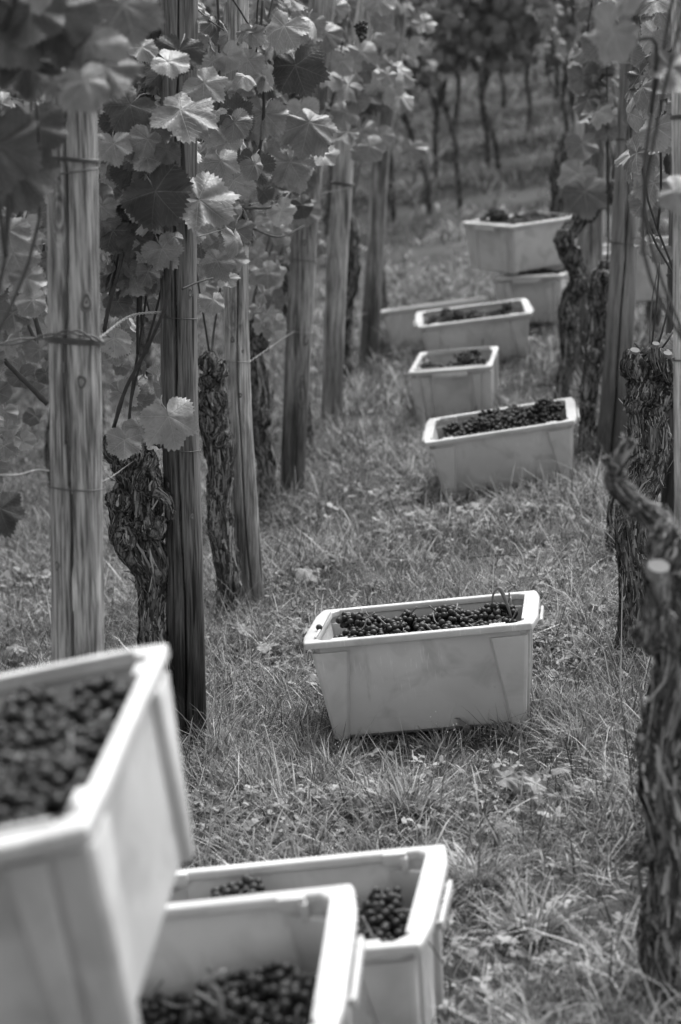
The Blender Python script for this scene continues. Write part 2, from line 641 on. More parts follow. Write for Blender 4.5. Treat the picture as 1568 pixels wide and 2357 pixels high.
def build_crate_meshes():
    M = {}
    # rim: thick lip, hollow below, wide ledge at the short ends
    def rect_inner(z, ex, ey, c=.02):
        a, b = CL / 2 - ex, CW / 2 - ey
        pts = [(-a + c, -b, z), (a - c, -b, z), (a, -b + c, z), (a, -b + .09, z), (a, b - .09, z), (a, b - c, z),
               (a - c, b, z), (-a + c, b, z), (-a, b - c, z), (-a, b - .09, z), (-a, -b + .09, z), (-a, -b + c, z)]
        return pts
    rings = [crate_rim_outline(CL - .012, CW - .012, .005, CH - .018),
             crate_rim_outline(CL, CW, .007, CH - .018),
             crate_rim_outline(CL, CW, .007, CH - .003),
             crate_rim_outline(CL - .006, CW - .006, .006, CH),
             rect_inner(CH, .030, .019),
             rect_inner(CH - .003, .033, .022),
             rect_inner(CH - .016, .034, .024),
             rect_inner(CH - .018, .031, .020)]
    V, F = [], []
    for r in rings: V += r
    n = 12
    for i in range(len(rings)):
        j = (i + 1) % len(rings)
        F += ring_faces(i * n, j * n, n)
    b = Bag(); b.add(V, F)
    M['rim'] = b.mesh('crate_rim', False, .0022, [PLASTIC_RIM])
    # ledge mouldings on the short ends
    M['ledge'] = []
    for s in (-1, 1):
        b = Bag()
        b.box((s * (CL / 2 - .030), 0, CH + .0025), (.006, CW - .08, .006))
        M['ledge'].append(b.mesh('crate_ledge_ridge', False, .001, [PLASTIC_RIM]))
    # body: tapering tub, double walled for thickness
    def tub(z, t, ins=0):
        k = 1 - (z / (CH - .030))
        a = CL / 2 - .024 - .030 * k - ins
        bb = CW / 2 - .016 - .020 * k - ins
        c = .018
        return [(-a + c, -bb, z), (a - c, -bb, z), (a, -bb + c, z), (a, bb - c, z), (a - c, bb, z), (-a + c, bb, z), (-a, bb - c, z), (-a, -bb + c, z)]
    zt = CH - .010
    R = [tub(0.0, 0, .012), tub(.010, 0), tub(zt * .5, 0), tub(zt, 0), tub(zt, 0, .005), tub(.016, 0, .005), tub(.012, 0, .012)]
    V, F = [], []
    for r in R: V += r
    for i in range(len(R) - 1): F += ring_faces(i * 8, (i + 1) * 8, 8)
    F.append(tuple(range(8)))
    F.append(tuple(range((len(R) - 1) * 8, len(R) * 8)))
    b = Bag(); b.add(V, F)
    M['body'] = b.mesh('crate_body', False, .002, [PLASTIC])
    # corner pilasters: wide at the top, narrow at the foot, standing proud of the long sides
    def pil(sx, sy):
        b = Bag()
        V = []
        for z, wd in ((.004, .028), (zt - .022, .088)):
            k = 1 - (z / (CH - .030))
            a = CL / 2 - .024 - .030 * k
            bb = CW / 2 - .016 - .020 * k
            for (x, y) in ((a + .004, bb - .03), (a + .004, bb + .006), (a - .004, bb + .013), (a - wd, bb + .013), (a - wd - .008, bb - .001), (a - .02, bb - .03)):
                V.append((sx * x, sy * y, z))
        F = ring_faces(0, 6, 6) + [tuple(range(6)), tuple(range(6, 12))]
        b.add(V, F)
        return b.mesh('crate_corner_post', False, .0018, [PLASTIC_RIM])
    M['pil'] = [pil(sx, sy) for sx in (-1, 1) for sy in (-1, 1)]
    # end ribs on short sides
    def rib(sx, sy):
        b = Bag()
        V = []
        for z, wd in ((.006, .03), (zt - .022, .05)):
            k = 1 - (z / (CH - .030))
            a = CL / 2 - .024 - .030 * k
            bb = CW / 2 - .05 - .020 * k
            for (x, y) in ((a - .002, bb), (a + .011, bb - .004), (a + .011, bb - wd + .004), (a - .002, bb - wd)):
                V.append((sx * x, sy * y, z))
        b.add(V, ring_faces(0, 4, 4) + [(0, 1, 2, 3), (4, 5, 6, 7)])
        return b.mesh('crate_end_rib', False, .0015, [PLASTIC])
    M['rib'] = [rib(sx, sy) for sx in (-1, 1) for sy in (-1, 1)]
    for s in (-1, 1):
        b = Bag()
        b.box((s * (CL / 2 + .013), 0, CH - .028), (.008, .160, .018))
        b.box((s * (CL / 2 + .004), -.07, CH - .028), (.026, .010, .010))
        b.box((s * (CL / 2 + .004), .07, CH - .028), (.026, .010, .010))
        M['handle%d' % s] = b.mesh('crate_handle', False, .003, [PLASTIC_RIM])
    # lugs moulded inside the long walls near the corners
    M['lug'] = []
    for sx in (-1, 1):
        for sy in (-1, 1):
            b = Bag()
            b.box((sx * (CL / 2 - .095), sy * (CW / 2 - .024), CH - .010), (.042, .014, .022))
            b.box((sx * (CL / 2 - .078), sy * (CW / 2 - .028), CH - .022), (.012, .016, .030))
            M['lug'].append(b.mesh('crate_lug', False, .0018, [PLASTIC_RIM]))
    return M


CM = build_crate_meshes()
CRATES = []


def crate(pos, rot_deg, label, long_in_x=True, group='white harvest crates along the grass aisle'):
    """rot_deg = yaw, pitch, roll as fitted to the photograph"""
    yaw, pit, rol = [R_(a) for a in rot_deg]
    M = Matrix.Rotation(yaw, 4, 'Z') @ Matrix.Rotation(pit, 4, 'X') @ Matrix.Rotation(rol, 4, 'Y')
    if not long_in_x:
        M = M @ Matrix.Rotation(math.pi / 2, 4, 'Z')
    M = Matrix.Translation(Vector(pos) + Vector((0, 0, .009))) @ M
    o = empty('harvest_crate', (0, 0, 0), label, 'crate', group)
    o.matrix_world = M
    link('body', CM['body'], o)
    r = link('rim', CM['rim'], o)
    for m in CM['ledge']: link('ledge_ridge', m, r)
    for m in CM['pil']: link('corner_post', m, o)
    for m in CM['rib']: link('end_rib', m, o)
    for s in (-1, 1): link('handle', CM['handle%d' % s], o)
    for m in CM['lug']: link('lug', m, o)
    CRATES.append(M)
    return M


cA = crate((.253, 4.982, .052), (-7, -2.8, -7.4), 'sharply focused white crate alone on the grass, a bare bent stalk above its grapes')
cB = crate((.687, 7.738, .090), (-4.9, 4, -9.9), 'heaped white crate, long side forward, standing just in front of the end-on crate')
cC = crate((.570, 9.234, .105), (-7.5, .6, -5.8), 'white crate turned end-on in mid-distance, its white handle bar forward, few grape clumps inside', False)
cD = crate((.738, 10.368, .190), (-.7, 4.6, -7.5), 'white crate, long side forward, just behind the end-on crate, hiding another at its left')
cE = crate((.560, 11.02, .150), (-2.5, -5.5, -8.0), 'pale crate peeping out behind a long crate, near the foot of a far post')
cG = crate((1.165, 11.2, .315), (-20.6, 0, -4.6), 'lower crate of the far stack of two, end with handle forward', False)
cF = crate((1.045, 11.22, .612), (41.8, -.1, -2.7), 'upper crate of the far stack, turned corner-on across the crate beneath it')
cI = crate((-.082, 3.157, .060), (-8.9, 2.1, -9.7), 'white foreground crate on the grass, handle on its right end, glossy grape bunches inside')
cJ = crate((-.243, 2.560, .238), (-4.5, 7.0, -9.0), 'blurred white foreground crate wedged below the topmost one, grapes heaped low inside')
cK = crate((-.368, 2.138, .714), (-3, 1.3, -12.7), 'large blurred white crate at the left edge, topmost of the foreground pile', False)
cH = crate(tuple(at(1475, 690, 10.0)), (8, 0, -6), 'white crate partly hidden behind the posts and trunks at the right edge')

# ------------------------------------------------------------------ grapes
def berry_mesh(name, sub=2):
    bm = bmesh.new()
    bmesh.ops.create_icosphere(bm, subdivisions=sub, radius=1.0)
    for v in bm.verts:
        if v.co.z > .93: v.co.z = .93
    for f in bm.faces: f.smooth = True
    me = bpy.data.meshes.new(name)
    bm.to_mesh(me); bm.free()
    me.materials.append(GRAPE)
    return me


BERRY = berry_mesh('grape')
BV = np.array([v.co[:] for v in BERRY.vertices])
BF = np.array([p.vertices[:] for p in BERRY.polygons])
_lo = berry_mesh('grape_small', 1)
LV = np.array([v.co[:] for v in _lo.vertices])
LF = np.array([p.vertices[:] for p in _lo.polygons])


def bunch_layout(n, rg, L=.055, W=.032):
    """berry centres packed on and in a conical cluster lying along local x"""
    pts = []
    tries = 0
    while len(pts) < n and tries < 5000:
        tries += 1
        u = rg.uniform(-1, 1)
        rr = W * math.sqrt(max(0, 1 - u * u)) * (1.0 - .28 * u) * (rg.uniform(.55, 1.05))
        a = rg.uniform(0, 2 * math.pi)
        p = np.array([u * L, rr * math.cos(a), abs(rr * math.sin(a)) * .95 if rg.random() < .8 else rr * math.sin(a) * .4])
        if all(np.linalg.norm(p - q) > .0148 for q in pts):
            pts.append(p)
    return pts


LAYOUTS = [bunch_layout(rnd.randint(30, 38), rnd) for _ in range(10)]


def bunch_mesh(k):
    """small far bunch: berries joined, it shows only as one dark lump"""
    V, T = [], []
    o = 0
    rg = random.Random(100 + k)
    for p in LAYOUTS[k]:
        r = rg.uniform(.008, .0098)
        V.append(LV * r + p); T.append(LF + o); o += len(LV)
    return tri_mesh('far_grape_bunch', np.vstack(V), np.vstack(T), None, GRAPE)


FARB = [bunch_mesh(k) for k in range(6)]


def stem_mesh(k):
    rg = random.Random(k)
    C = catmull([(-.045, 0, .012), (0, rg.uniform(-.006, .006), .016), (.045, 0, .018), (.068, rg.uniform(-.01, .01), .030 + rg.uniform(0, .012))], 9)
    V, F = tube(C, np.linspace(.0015, .0024, 9), 5)
    return mesh_from('bunch_stem', V, F, True, [STEM])


STEMS = [stem_mesh(k) for k in range(5)]


ORD = ['first', 'second', 'third', 'fourth', 'fifth', 'sixth', 'seventh', 'eighth', 'ninth', 'tenth', 'eleventh', 'twelfth', 'thirteenth', 'fourteenth', 'fifteenth']


def place_words(i, j, nx, ny, turned):
    if turned:
        return '%s from near end, %s from left' % (ORD[i], ORD[ny - 1 - j])
    return '%s row from front, %s from left' % (ORD[j], ORD[i])


def crate_fill(M, hfun, label, group, detailed, seed, rows=(5, 4), jit=.012, region=None, turned=False):
    rg = random.Random(seed)
    nx, ny = rows
    ax, ay = CL / 2 - .050, CW / 2 - .046
    # packed under-layer, uncountable
    V, T = [], []
    o = 0
    st = .0185 if detailed else .021
    x = -ax - .002
    sv, sf = (BV, BF) if detailed else (LV, LF)
    while x < ax + .002:
        y = -ay - .004
        while y < ay + .004:
            p = np.array([x + rg.uniform(-.004, .004), y + rg.uniform(-.004, .004), hfun(x, y) - .022 + rg.uniform(-.006, .006)])
            V.append(LV * .0098 + p); T.append(LF + o); o += len(LV)
            y += st
        x += st
    me = tri_mesh('packed_grapes', np.vstack(V), np.vstack(T), None, GRAPE)
    u = link('packed_grapes', me)
    u.matrix_world = M
    tag(u, 'dark layer of packed grapes ' + group.split('grape bunches ')[-1], 'grapes', None, 'stuff')
    for i in range(nx):
        for j in range(ny):
            cx = -ax + .024 + (2 * ax - .048) * (i + .5 + rg.uniform(-.25, .25)) / nx
            cy = -ay + .02 + (2 * ay - .04) * (j + .5 + rg.uniform(-.2, .2)) / ny
            if region and not region(cx, cy): continue
            z = hfun(cx, cy) + rg.uniform(-.004, jit)
            e = .03
            gx = (hfun(cx + e, cy) - hfun(cx - e, cy)) / (2 * e)
            gy = (hfun(cx, cy + e) - hfun(cx, cy - e)) / (2 * e)
            nrm = Vector((-gx, -gy, 1)).normalized()
            q = nrm.to_track_quat('Z', 'Y').to_matrix().to_4x4()
            Mb = M @ Matrix.Translation((cx, cy, z)) @ q @ Matrix.Rotation(rg.uniform(0, 6.28), 4, 'Z') @ Matrix.Rotation(rg.uniform(-.25, .25), 4, 'X')
            k = rg.randrange(10)
            lab = label + ', ' + place_words(i, j, nx, ny, turned)
            if not detailed:
                b = link('grape_bunch', FARB[k % 6])
                b.matrix_world = Mb
                tag(b, lab, 'grapes', group)
                continue
            b = empty('grape_bunch', (0, 0, 0), lab, 'grapes', group)
            b.matrix_world = Mb
            for p in LAYOUTS[k]:
                g = link('grape', BERRY, b)
                r = rg.uniform(.0078, .0099)
                if rg.random() < .06: r *= .7
                g.location = p
                g.scale = (r, r * rg.uniform(.95, 1.03), r)
                g.rotation_euler = (rg.uniform(-.8, .8), rg.uniform(-.8, .8), rg.uniform(0, 6))
            link('stem', STEMS[rg.randrange(5)], b)


def hf(base, lumps, clampv=None):
    def f(x, y):
        z = base
        for (lx, ly, s, h) in lumps:
            z += h * math.exp(-((x - lx) ** 2 + (y - ly) ** 2) / (2 * s * s))
        return z
    return f


fills = [
    (cA, hf(.200, [(-.20, .02, .035, .042), (-.06, .03, .04, .040), (.03, .04, .04, .026), (.21, .05, .04, .055), (.10, .0, .03, .02), (-.26, -.05, .05, -.012)]), 'dark grape bunch in the focused crate', 'grape bunches in the focused crate', True, 3, .030, False),
    (cB, hf(.215, [(-.02, .04, .07, .042), (.16, .05, .05, .052), (.24, .0, .04, .03), (-.24, 0, .06, -.015), (.08, 0, .03, -.02)]), 'dark grape bunch in the heaped crate', 'grape bunches in the heaped crate', True, 4, .028, False),
    (cI, hf(.150, [(.22, .08, .05, .045), (.12, -.02, .05, .01), (-.09, .14, .04, .11), (.03, .14, .03, .03)]), 'glossy grape bunch in the lowest foreground crate', 'grape bunches in the foreground crate', True, 5, .030, False),
    (cJ, hf(.105, [(-.20, .05, .07, .09), (.10, .08, .06, .06), (0, 0, .05, -.03), (.22, .05, .05, .05)]), 'dark grape bunch in the blurred middle foreground crate', 'grape bunches in the blurred middle crate', True, 6, .030, False),
    (cK, hf(.205, [(.16, .0, .12, .02), (-.1, .0, .1, .02)]), 'dark grape bunch in the topmost foreground crate', 'grape bunches in the topmost foreground crate', True, 7, .030, True),
    (cC, hf(.190, [(-.20, .11, .035, .065), (.05, -.02, .04, .055), (.10, -.11, .04, .085)]), 'small grape clump in the end-on crate', 'grape bunches in the end-on crate', False, 8, .02, True),
    (cD, hf(.205, [(-.12, .02, .07, .060), (.05, .02, .05, .03), (.2, .03, .04, .055)]), 'small grape clump in the long far crate', 'grape bunches in the long far crate', False, 9, .02, False),
    (cF, hf(.225, [(-.17, .05, .05, .085), (.1, .05, .08, .03)]), 'small grape clump in the upper far crate', 'grape bunches in the upper far crate', False, 10, .02, False),
    (cG, hf(.225, [(0, 0, .1, .015)]), 'small grape clump in the lower far crate', 'grape bunches in the lower far crate', False, 12, .012, True),
    (cE, hf(.19, [(0, 0, .1, .015)]), 'small grape clump in the half-hidden left crate', 'grape bunches in the half-hidden crate', False, 13, .012, False)]
for M, fn, lab, grp, det, sd_, jt, trn in fills:
    crate_fill(M, fn, lab, grp, det, sd_, (7, 4), jt, None, trn)

# loose berry on the ledge, bent bare stem
g = link('grape', BERRY)
g.matrix_world = cA @ Matrix.Translation((-.272, -.06, CH + .0085)) @ Matrix.Scale(.0088, 4)
tag(g, 'single loose dark grape lying on the left ledge of the focused crate', 'grape')
C = catmull([(.190, .035, .24), (.184, .04, .280), (.190, .04, .308), (.206, .04, .322), (.216, .038, .300), (.224, .035, .27), (.23, .03, .24)], 22)
V, F = tube(C, np.interp(np.arange(22), [0, 10, 12, 21], [.0026, .0032, .0062, .0032]), 7)
s = link('loose_stalk', mesh_from('loose_stalk', V, F, True, [STEM]))
s.matrix_world = cA
tag(s, 'bare grape stem bent into an arch above the grapes of the focused crate', 'stem')
for k, (x, y, h) in enumerate([(-.03, -.10, .02), (.13, -.09, .03), (.10, .02, .02), (.19, -.10, .035)]):
    C = catmull([(x, y, .235), (x + .01, y, .235 + h * .8), (x + .03, y - .005, .24 + h)], 8)
    V, F = tube(C, .0018, 5)
    s = link('loose_stalk', mesh_from('loose_stalk', V, F, True, [STEM]))
    s.matrix_world = cA
    tag(s, 'short pale stalk among the focused crate\'s grapes, %s from left' % ('first', 'third', 'second', 'fourth')[k], 'stem', 'short stalks in the focused crate')
C = catmull([(.10, .02, .14), (.105, .03, .21), (.095, .03, .235), (.12, .03, .25)], 10)
V, F = tube(C, np.linspace(.005, .004, 10), 6)
s = link('loose_stalk', mesh_from('loose_stalk', V, F, True, [STEM])); s.matrix_world = cJ
tag(s, 'thick stalk standing out of the grapes in the blurred middle foreground crate', 'stem')

for q, (M, x, y, z, lab) in enumerate([(cK, .06, .05, .232, 'small torn leaf lying on the grapes of the topmost foreground crate'), (cB, .05, .02, .262, 'small torn leaf on the grapes of the heaped crate')]):
    STRAY.append((M, x, y, z, lab))
for q, (M, x, y, z, w_) in enumerate([(cK, .02, -.05, .225, 'topmost foreground crate'), (cI, .21, .04, .20, 'lowest foreground crate'), (cB, .09, .02, .255, 'heaped crate')]):
    C = catmull([(x - .03, y, z), (x, y + .01, z + .018), (x + .03, y, z + .022), (x + .045, y - .01, z + .012)], 10)
    V, F = tube(C, np.linspace(.0018, .0036, 10), 6)
    s_ = link('loose_stalk', mesh_from('loose_stalk', V, F, True, [STEM])); s_.matrix_world = M
    tag(s_, 'green stalk lying across the grapes of the ' + w_, 'stem')

# ------------------------------------------------------------------ posts
def post(name, pts, label, mat, Y, crack=None, seed=0, rough=.012, crackw=.055, ties=(), knots=()):
    """pts: (px, py, width px) from foot to top"""
    rg = random.Random(seed)
    sc = pxm(Y)
    P = [at(a, b, Y) for a, b, c in pts]
    W = [c / sc for a, b, c in pts]
    foot = P[0].copy()
    gz = float(ground_z(foot[0], foot[1]))
    # extend the axis down into the soil
    d = (P[0] - P[1]) / max(1e-6, (P[1][2] - P[0][2]))
    P = [P[0] + d * max(.0, P[0][2] - gz + .12)] + P
    W = [W[0]] + W
    base = Vector((P[0][0], P[0][1], gz))
    n = 60
    C = catmull(P, n)
    rad = catmull([(w_, 0, 0) for w_ in W], n)[:, 0] / 2
    S = 92
    ph = [rg.uniform(0, 6.28) for _ in range(6)]
    # the crack wanders along the side that faces the aisle
    ck = None
    if crack is not None:
        ck = [crack + .10 * math.sin(i * .13 + ph[0]) + .05 * math.sin(i * .4 + ph[1]) for i in range(n)]
    T, N, B = frames(C)

    def rf(i, j, a):
        r = 1 + rough * 2 * math.sin(2 * a + ph[2] + i * .02) + rough * math.sin(5 * a + ph[3] + i * .05) + rough * .8 * math.sin(11 * a + i * .11 + ph[4]) + rough * math.sin(i * .5 + ph[5] + a)
        if ck is not None:
            # angle measured from the direction to the camera
            dirv = math.cos(a) * N[i] + math.sin(a) * B[i]
            aa = math.atan2(dirv[0], -dirv[1])
            dd = abs(aa - ck[i])
            if dd < crackw: r -= .60
            elif dd < crackw + .07: r -= .02
        return r
    V, F = tube(C, rad, S, True, rf)
    V = [np.array(v) - np.array(base) for v in V]
    root = empty(name, base, label, 'post')
    me = mesh_from('post_shaft', V, F, True, [mat])
    link('shaft', me, root)
    for q, (kx, ky, kr) in enumerate(knots):
        k0 = at(kx, ky, Y)
        i = int(np.argmin(np.abs(C[:, 2] - k0[2])))
        off = np.clip((k0[0] - C[i][0]) / rad[i], -.85, .85)
        aa = math.asin(off)
        nrm = np.array([math.sin(aa), -math.cos(aa), 0])
        tg = np.array([math.cos(aa), math.sin(aa), 0])
        cen = np.array([C[i][0], C[i][1], k0[2]]) + nrm * rad[i] * .985
        kv, kf = [cen + nrm * .0005], []
        S2 = 18
        for ring, (rr, hh) in enumerate(((.35, .0015), (.7, .0035), (1.0, .0028), (1.45, -.003))):
            for jj in range(S2):
                a = jj / S2 * 2 * math.pi
                w1 = 1 + .12 * math.sin(3 * a + q * 2 + seed)
                kv.append(cen + nrm * hh + (tg * math.cos(a) * .8 + np.array([0, 0, 1.25]) * math.sin(a)) * kr * rr * w1 - nrm * (math.cos(a) * kr * rr) ** 2 * .5 / rad[i])
        for jj in range(S2): kf.append((0, 1 + jj, 1 + (jj + 1) % S2))
        for ring in range(3):
            for jj in range(S2):
                a0, a1 = 1 + ring * S2 + jj, 1 + ring * S2 + (jj + 1) % S2
                kf.append((a0, a0 + S2, a1 + S2, a1))
        tn = [.03] + [.30] * S2 + [.07] * S2 + [.20] * S2 + [.12] * S2
        me = mesh_from('wood_knot', [v - np.array(base) for v in kv], kf, True, [KNOT], attr=tn)
        link('knot', me, root)
    for (py, wpx, m, turns) in ties:
        # wire tie wound round the shaft
        i = int(np.argmin([abs(at(pts[0][0], py, Y)[2] - c[2]) for c in C]))
        r = rad[i] * 1.05 + .0012
        K = []
        for q in range(int(18 * turns) + 1):
            a = q / 18 * 2 * math.pi
            K.append(C[i] + r * (math.cos(a) * N[i] + math.sin(a) * B[i]) + np.array([0, 0, .10 * r * math.sin(a + .7) + .004 * q / 18]))
        tv, tf = tube(K, wpx, 5)
        tv = [np.array(v) - np.array(base) for v in tv]
        link('wire_tie', mesh_from('wire_tie', tv, tf, True, [m]), root)
    return root, C, rad


posts = {}
posts[1] = post('vineyard_post', [(180, 1520, 130), (176, 1100, 127), (170, 700, 122), (163, 200, 116), (158, -150, 112)],
                'thick grey wooden post at the left, its foot hidden behind the topmost foreground crate', WOOD_P1, 4.0, -.12, 1, .014, .06, ties=((385, .0022, WIRE, 2.1), (1115, .0016, WIRE, 1.1), (772, .003, WIRE, 2.4)), knots=((195, 870, .012), (205, 690, .015), (150, 838, .007), (140, 1290, .009)))
p2 = ground_at(432, 1725)
posts[2] = post('vineyard_post', [(432, 1695, 95), (425, 1300, 88), (412, 800, 84), (412, 300, 82), (415, -150, 80)],
                'sharp dark-footed wooden post beside the shaggy bulging vine trunk', WOOD_DARK, float(p2[1]), -.05, 2, .012, .04, ties=((720, .0013, WIRE, 1.2), (1028, .0014, WIRE, 1.1)), knots=((440, 672, .010), (445, 1182, .006), (390, 1110, .005)))
p3 = ground_at(580, 1392)
posts[3] = post('vineyard_post', [(580, 1392, 62), (560, 1100, 60), (546, 820, 60), (543, 400, 58), (545, -150, 56)],
                'slender pale post with one long crack running down to its foot', WOOD_PALE, float(p3[1]), .12, 3, .012, .05, ties=((832, .0013, WIRE_PALE, 1.2), (310, .0018, WIRE, 2.0), (545, .0018, WIRE, 1.4)), knots=((537, 778, .008), (560, 805, .005), (555, 905, .006), (530, 968, .005), (556, 1318, .007)))
p4 = ground_at(672, 1140)
posts[4] = post('vineyard_post', [(672, 1140, 58), (688, 800, 60), (704, 500, 62), (742, 0, 60), (750, -150, 58)],
                'leaning post with looping dark grain, third before the small far post of the left row', WOOD, float(p4[1]), None, 4, .014, ties=((600, .0014, WIRE, 1.1), (760, .0014, WIRE_PALE, 1.1)), knots=((697, 868, .014), (702, 555, .010), (705, 780, .018)))
p5 = ground_at(763, 975)
posts[5] = post('vineyard_post', [(763, 975, 50), (775, 640, 50), (788, 440, 48), (799, 282, 46), (829, 106, 46), (848, 0, 46), (872, -150, 46)],
                'pale blurred leaning post with a thick wire twist, just left of the far dark post', WOOD_PALE, float(p5[1]), None, 5, .016, ties=((430, .006, WIRE, 1.5),))
p6 = ground_at(848, 832)
posts[6] = post('vineyard_post', [(848, 832, 44), (866, 560, 42), (878, 352, 40), (918, 35, 40), (940, -150, 40)],
                'farthest post of the left row, blurred and grey, ending near the half-hidden crate', WOOD, float(p6[1]), None, 6, .014, ties=((12, .004, WIRE, 1.5),))
pr1 = ground_at(1405, 1045)
posts[7] = post('vineyard_post', [(1405, 1045, 72), (1425, 800, 68), (1440, 500, 62), (1452, 200, 54), (1460, 15, 46)],
                'smooth split post of the right row with a wire band, beside the twisted trunks', WOOD_SMOOTH, float(pr1[1]), -.05, 7, .01, ties=((555, .0016, WIRE, 1.2), (320, .0014, WIRE, 1.2), (150, .003, WIRE_PALE, 1.1)))
posts[8] = post('vineyard_post', [(1352, 900, 54), (1360, 600, 52), (1370, 300, 50), (1385, -100, 50)],
                'blurred post of the right row behind the smooth split post', WOOD, 9.6, None, 8, .014, ties=((28, .003, WIRE, 1.2),))
posts[9] = post('vineyard_post', [(1330, 560, 26), (1338, 200, 26), (1342, -100, 26)],
                'thin far post seen between leaves above the stacked crates', WOOD_PALE, 12.6, None, 9, .014)
posts[10] = post('vineyard_post', [(1585, 1700, 66), (1582, 900, 64), (1578, 300, 62), (1576, -150, 62)],
                 'pale blurred pole cut by the right edge of the picture', WOOD_PALE, 4.35, None, 10, .01, ties=((290, .003, WIRE, 2), (850, .002, WIRE, 1.1)))
posts[11] = post('vineyard_post', [(1540, 1080, 34), (1548, 800, 34), (1556, 490, 32), (1560, 300, 32)],
                 'dark slim post with a tied cord, behind the knobbly right trunk', WOOD_DARK, 6.6, None, 11, .014, ties=((640, .002, WIRE, 2.2),))
# leaning brace at the top right
Cb = [at(1582, 560, 7.0), at(1530, 260, 7.2), at(1478, 20, 7.4)]
V, F = tube(catmull(Cb, 30), np.linspace(.036, .034, 30), 28, True, lambda i, j, a: 1 + .03 * math.sin(3 * a + i * .1))
root = empty('brace_pole', Cb[0], 'dark brace pole slanting down to the right at the top right corner', 'pole')
link('shaft', mesh_from('brace_shaft', [np.array(v) - Cb[0] for v in V], F, True, [WOOD_DARK]), root)
cc = catmull(Cb, 30)
T_, N_, B_ = frames(cc)
K = [cc[27] + .0375 * (math.cos(a) * N_[27] + math.sin(a) * B_[27]) + T_[27] * .002 * a for a in np.arange(0, 14, .35)]
V, F = tube(K, .0025, 5)
link('wire_tie', mesh_from('brace_tie', [np.array(v) - Cb[0] for v in V], F, True, [WIRE]), root)

# ------------------------------------------------------------------ vine trunks
def trunk_mesh(name, C, rad, seed, knob=.16, sides=26, ridge=.10):
    rg = random.Random(seed)
    ph = [rg.uniform(0, 6.28) for _ in range(8)]
    n = len(C)

    def rf(i, j, a):
        tw = i * .10
        r = 1 + ridge * math.sin(4 * a + tw + ph[0]) + ridge * .8 * math.sin(7 * a - tw * .7 + ph[1]) + ridge * .6 * math.sin(13 * a + tw + ph[2])
        r += knob * math.sin(i * .35 + ph[3] + a) * math.sin(i * .19 + ph[4] - 2 * a) + knob * .5 * math.sin(i * .8 + ph[5] + 2 * a)
        r += .05 * math.sin(i * 1.9 + 5 * a + ph[6]) + rg.uniform(-.05, .05)
        return r
    return tube(C, rad, sides, True, rf)


def flakes(C, rad, count, seed, size=1.0, lift=1.0):
    """shaggy strips of bark"""
    g = np.random.default_rng(seed)
    T, N, B = frames(C)
    n = len(C)
    bag_V, bag_T, tone = [], [], []
    o = 0
    arc = np.concatenate([[0], np.cumsum(np.linalg.norm(np.diff(C, axis=0), axis=1))])
    tot = arc[-1]
    NS = 7
    for q in range(count):
        long_ = g.random() < .45
        L = (g.uniform(.06, .19) if long_ else g.uniform(.015, .06)) * size
        L = min(L, tot * .7)
        W = (g.uniform(.0010, .0042) if long_ else g.uniform(.0006, .0022)) * size
        s0 = g.uniform(-.3 * L, tot - .7 * L)
        a0 = g.uniform(0, 2 * math.pi)
        drift = g.normal(0, .35) * L / .1
        wob_ = g.normal(0, .05)
        lift0 = g.uniform(.97, 1.05)
        l0, l1 = g.uniform(0, .003), g.uniform(0, .006)
        if g.random() < .22: l1 += g.uniform(.004, .022) * size
        if g.random() < .12: l0 += g.uniform(.004, .014) * size
        P = []
        tt = g.normal(0, .5)
        for k in range(NS):
            t = k / (NS - 1)
            ss = min(max(s0 + L * t, 0), tot - 1e-5)
            i = min(n - 1, int(np.searchsorted(arc, ss)))
            i2 = max(0, i - 1)
            f_ = 0 if i == i2 else (ss - arc[i2]) / max(1e-9, arc[i] - arc[i2])
            c = C[i2] * (1 - f_) + C[i] * f_
            rr = rad[i2] * (1 - f_) + rad[i] * f_
            a = a0 + drift * t + wob_ * math.sin(t * 9 + q)
            rd = math.cos(a) * N[i] + math.sin(a) * B[i]
            tg = -math.sin(a) * N[i] + math.cos(a) * B[i]
            lf = l0 * max(0, 1 - t * 3.5) ** 2 + l1 * max(0, t * 2.2 - 1.2) ** 2 + .0012 * math.sin(t * 12 + q)
            p = c + rd * (rr * lift0 + lf)
            w_ = W * (.45 + .55 * math.sin(math.pi * (.12 + .76 * t)))
            tw_ = tg * math.cos(tt * t) + rd * (.35 * math.sin(tt + t * 3))
            P += [p - tw_ * w_, p + tw_ * w_]
        bag_V.append(np.array(P))
        for k in range(NS - 1):
            b = o + 2 * k
            bag_T += [(b, b + 1, b + 3), (b, b + 3, b + 2)]
        tv = .05 + .42 * g.random() ** 2.4
        tone += [tv * g.uniform(.7, 1.3) for _ in range(2 * NS)]
        o += 2 * NS
    return np.vstack(bag_V), np.array(bag_T), tone


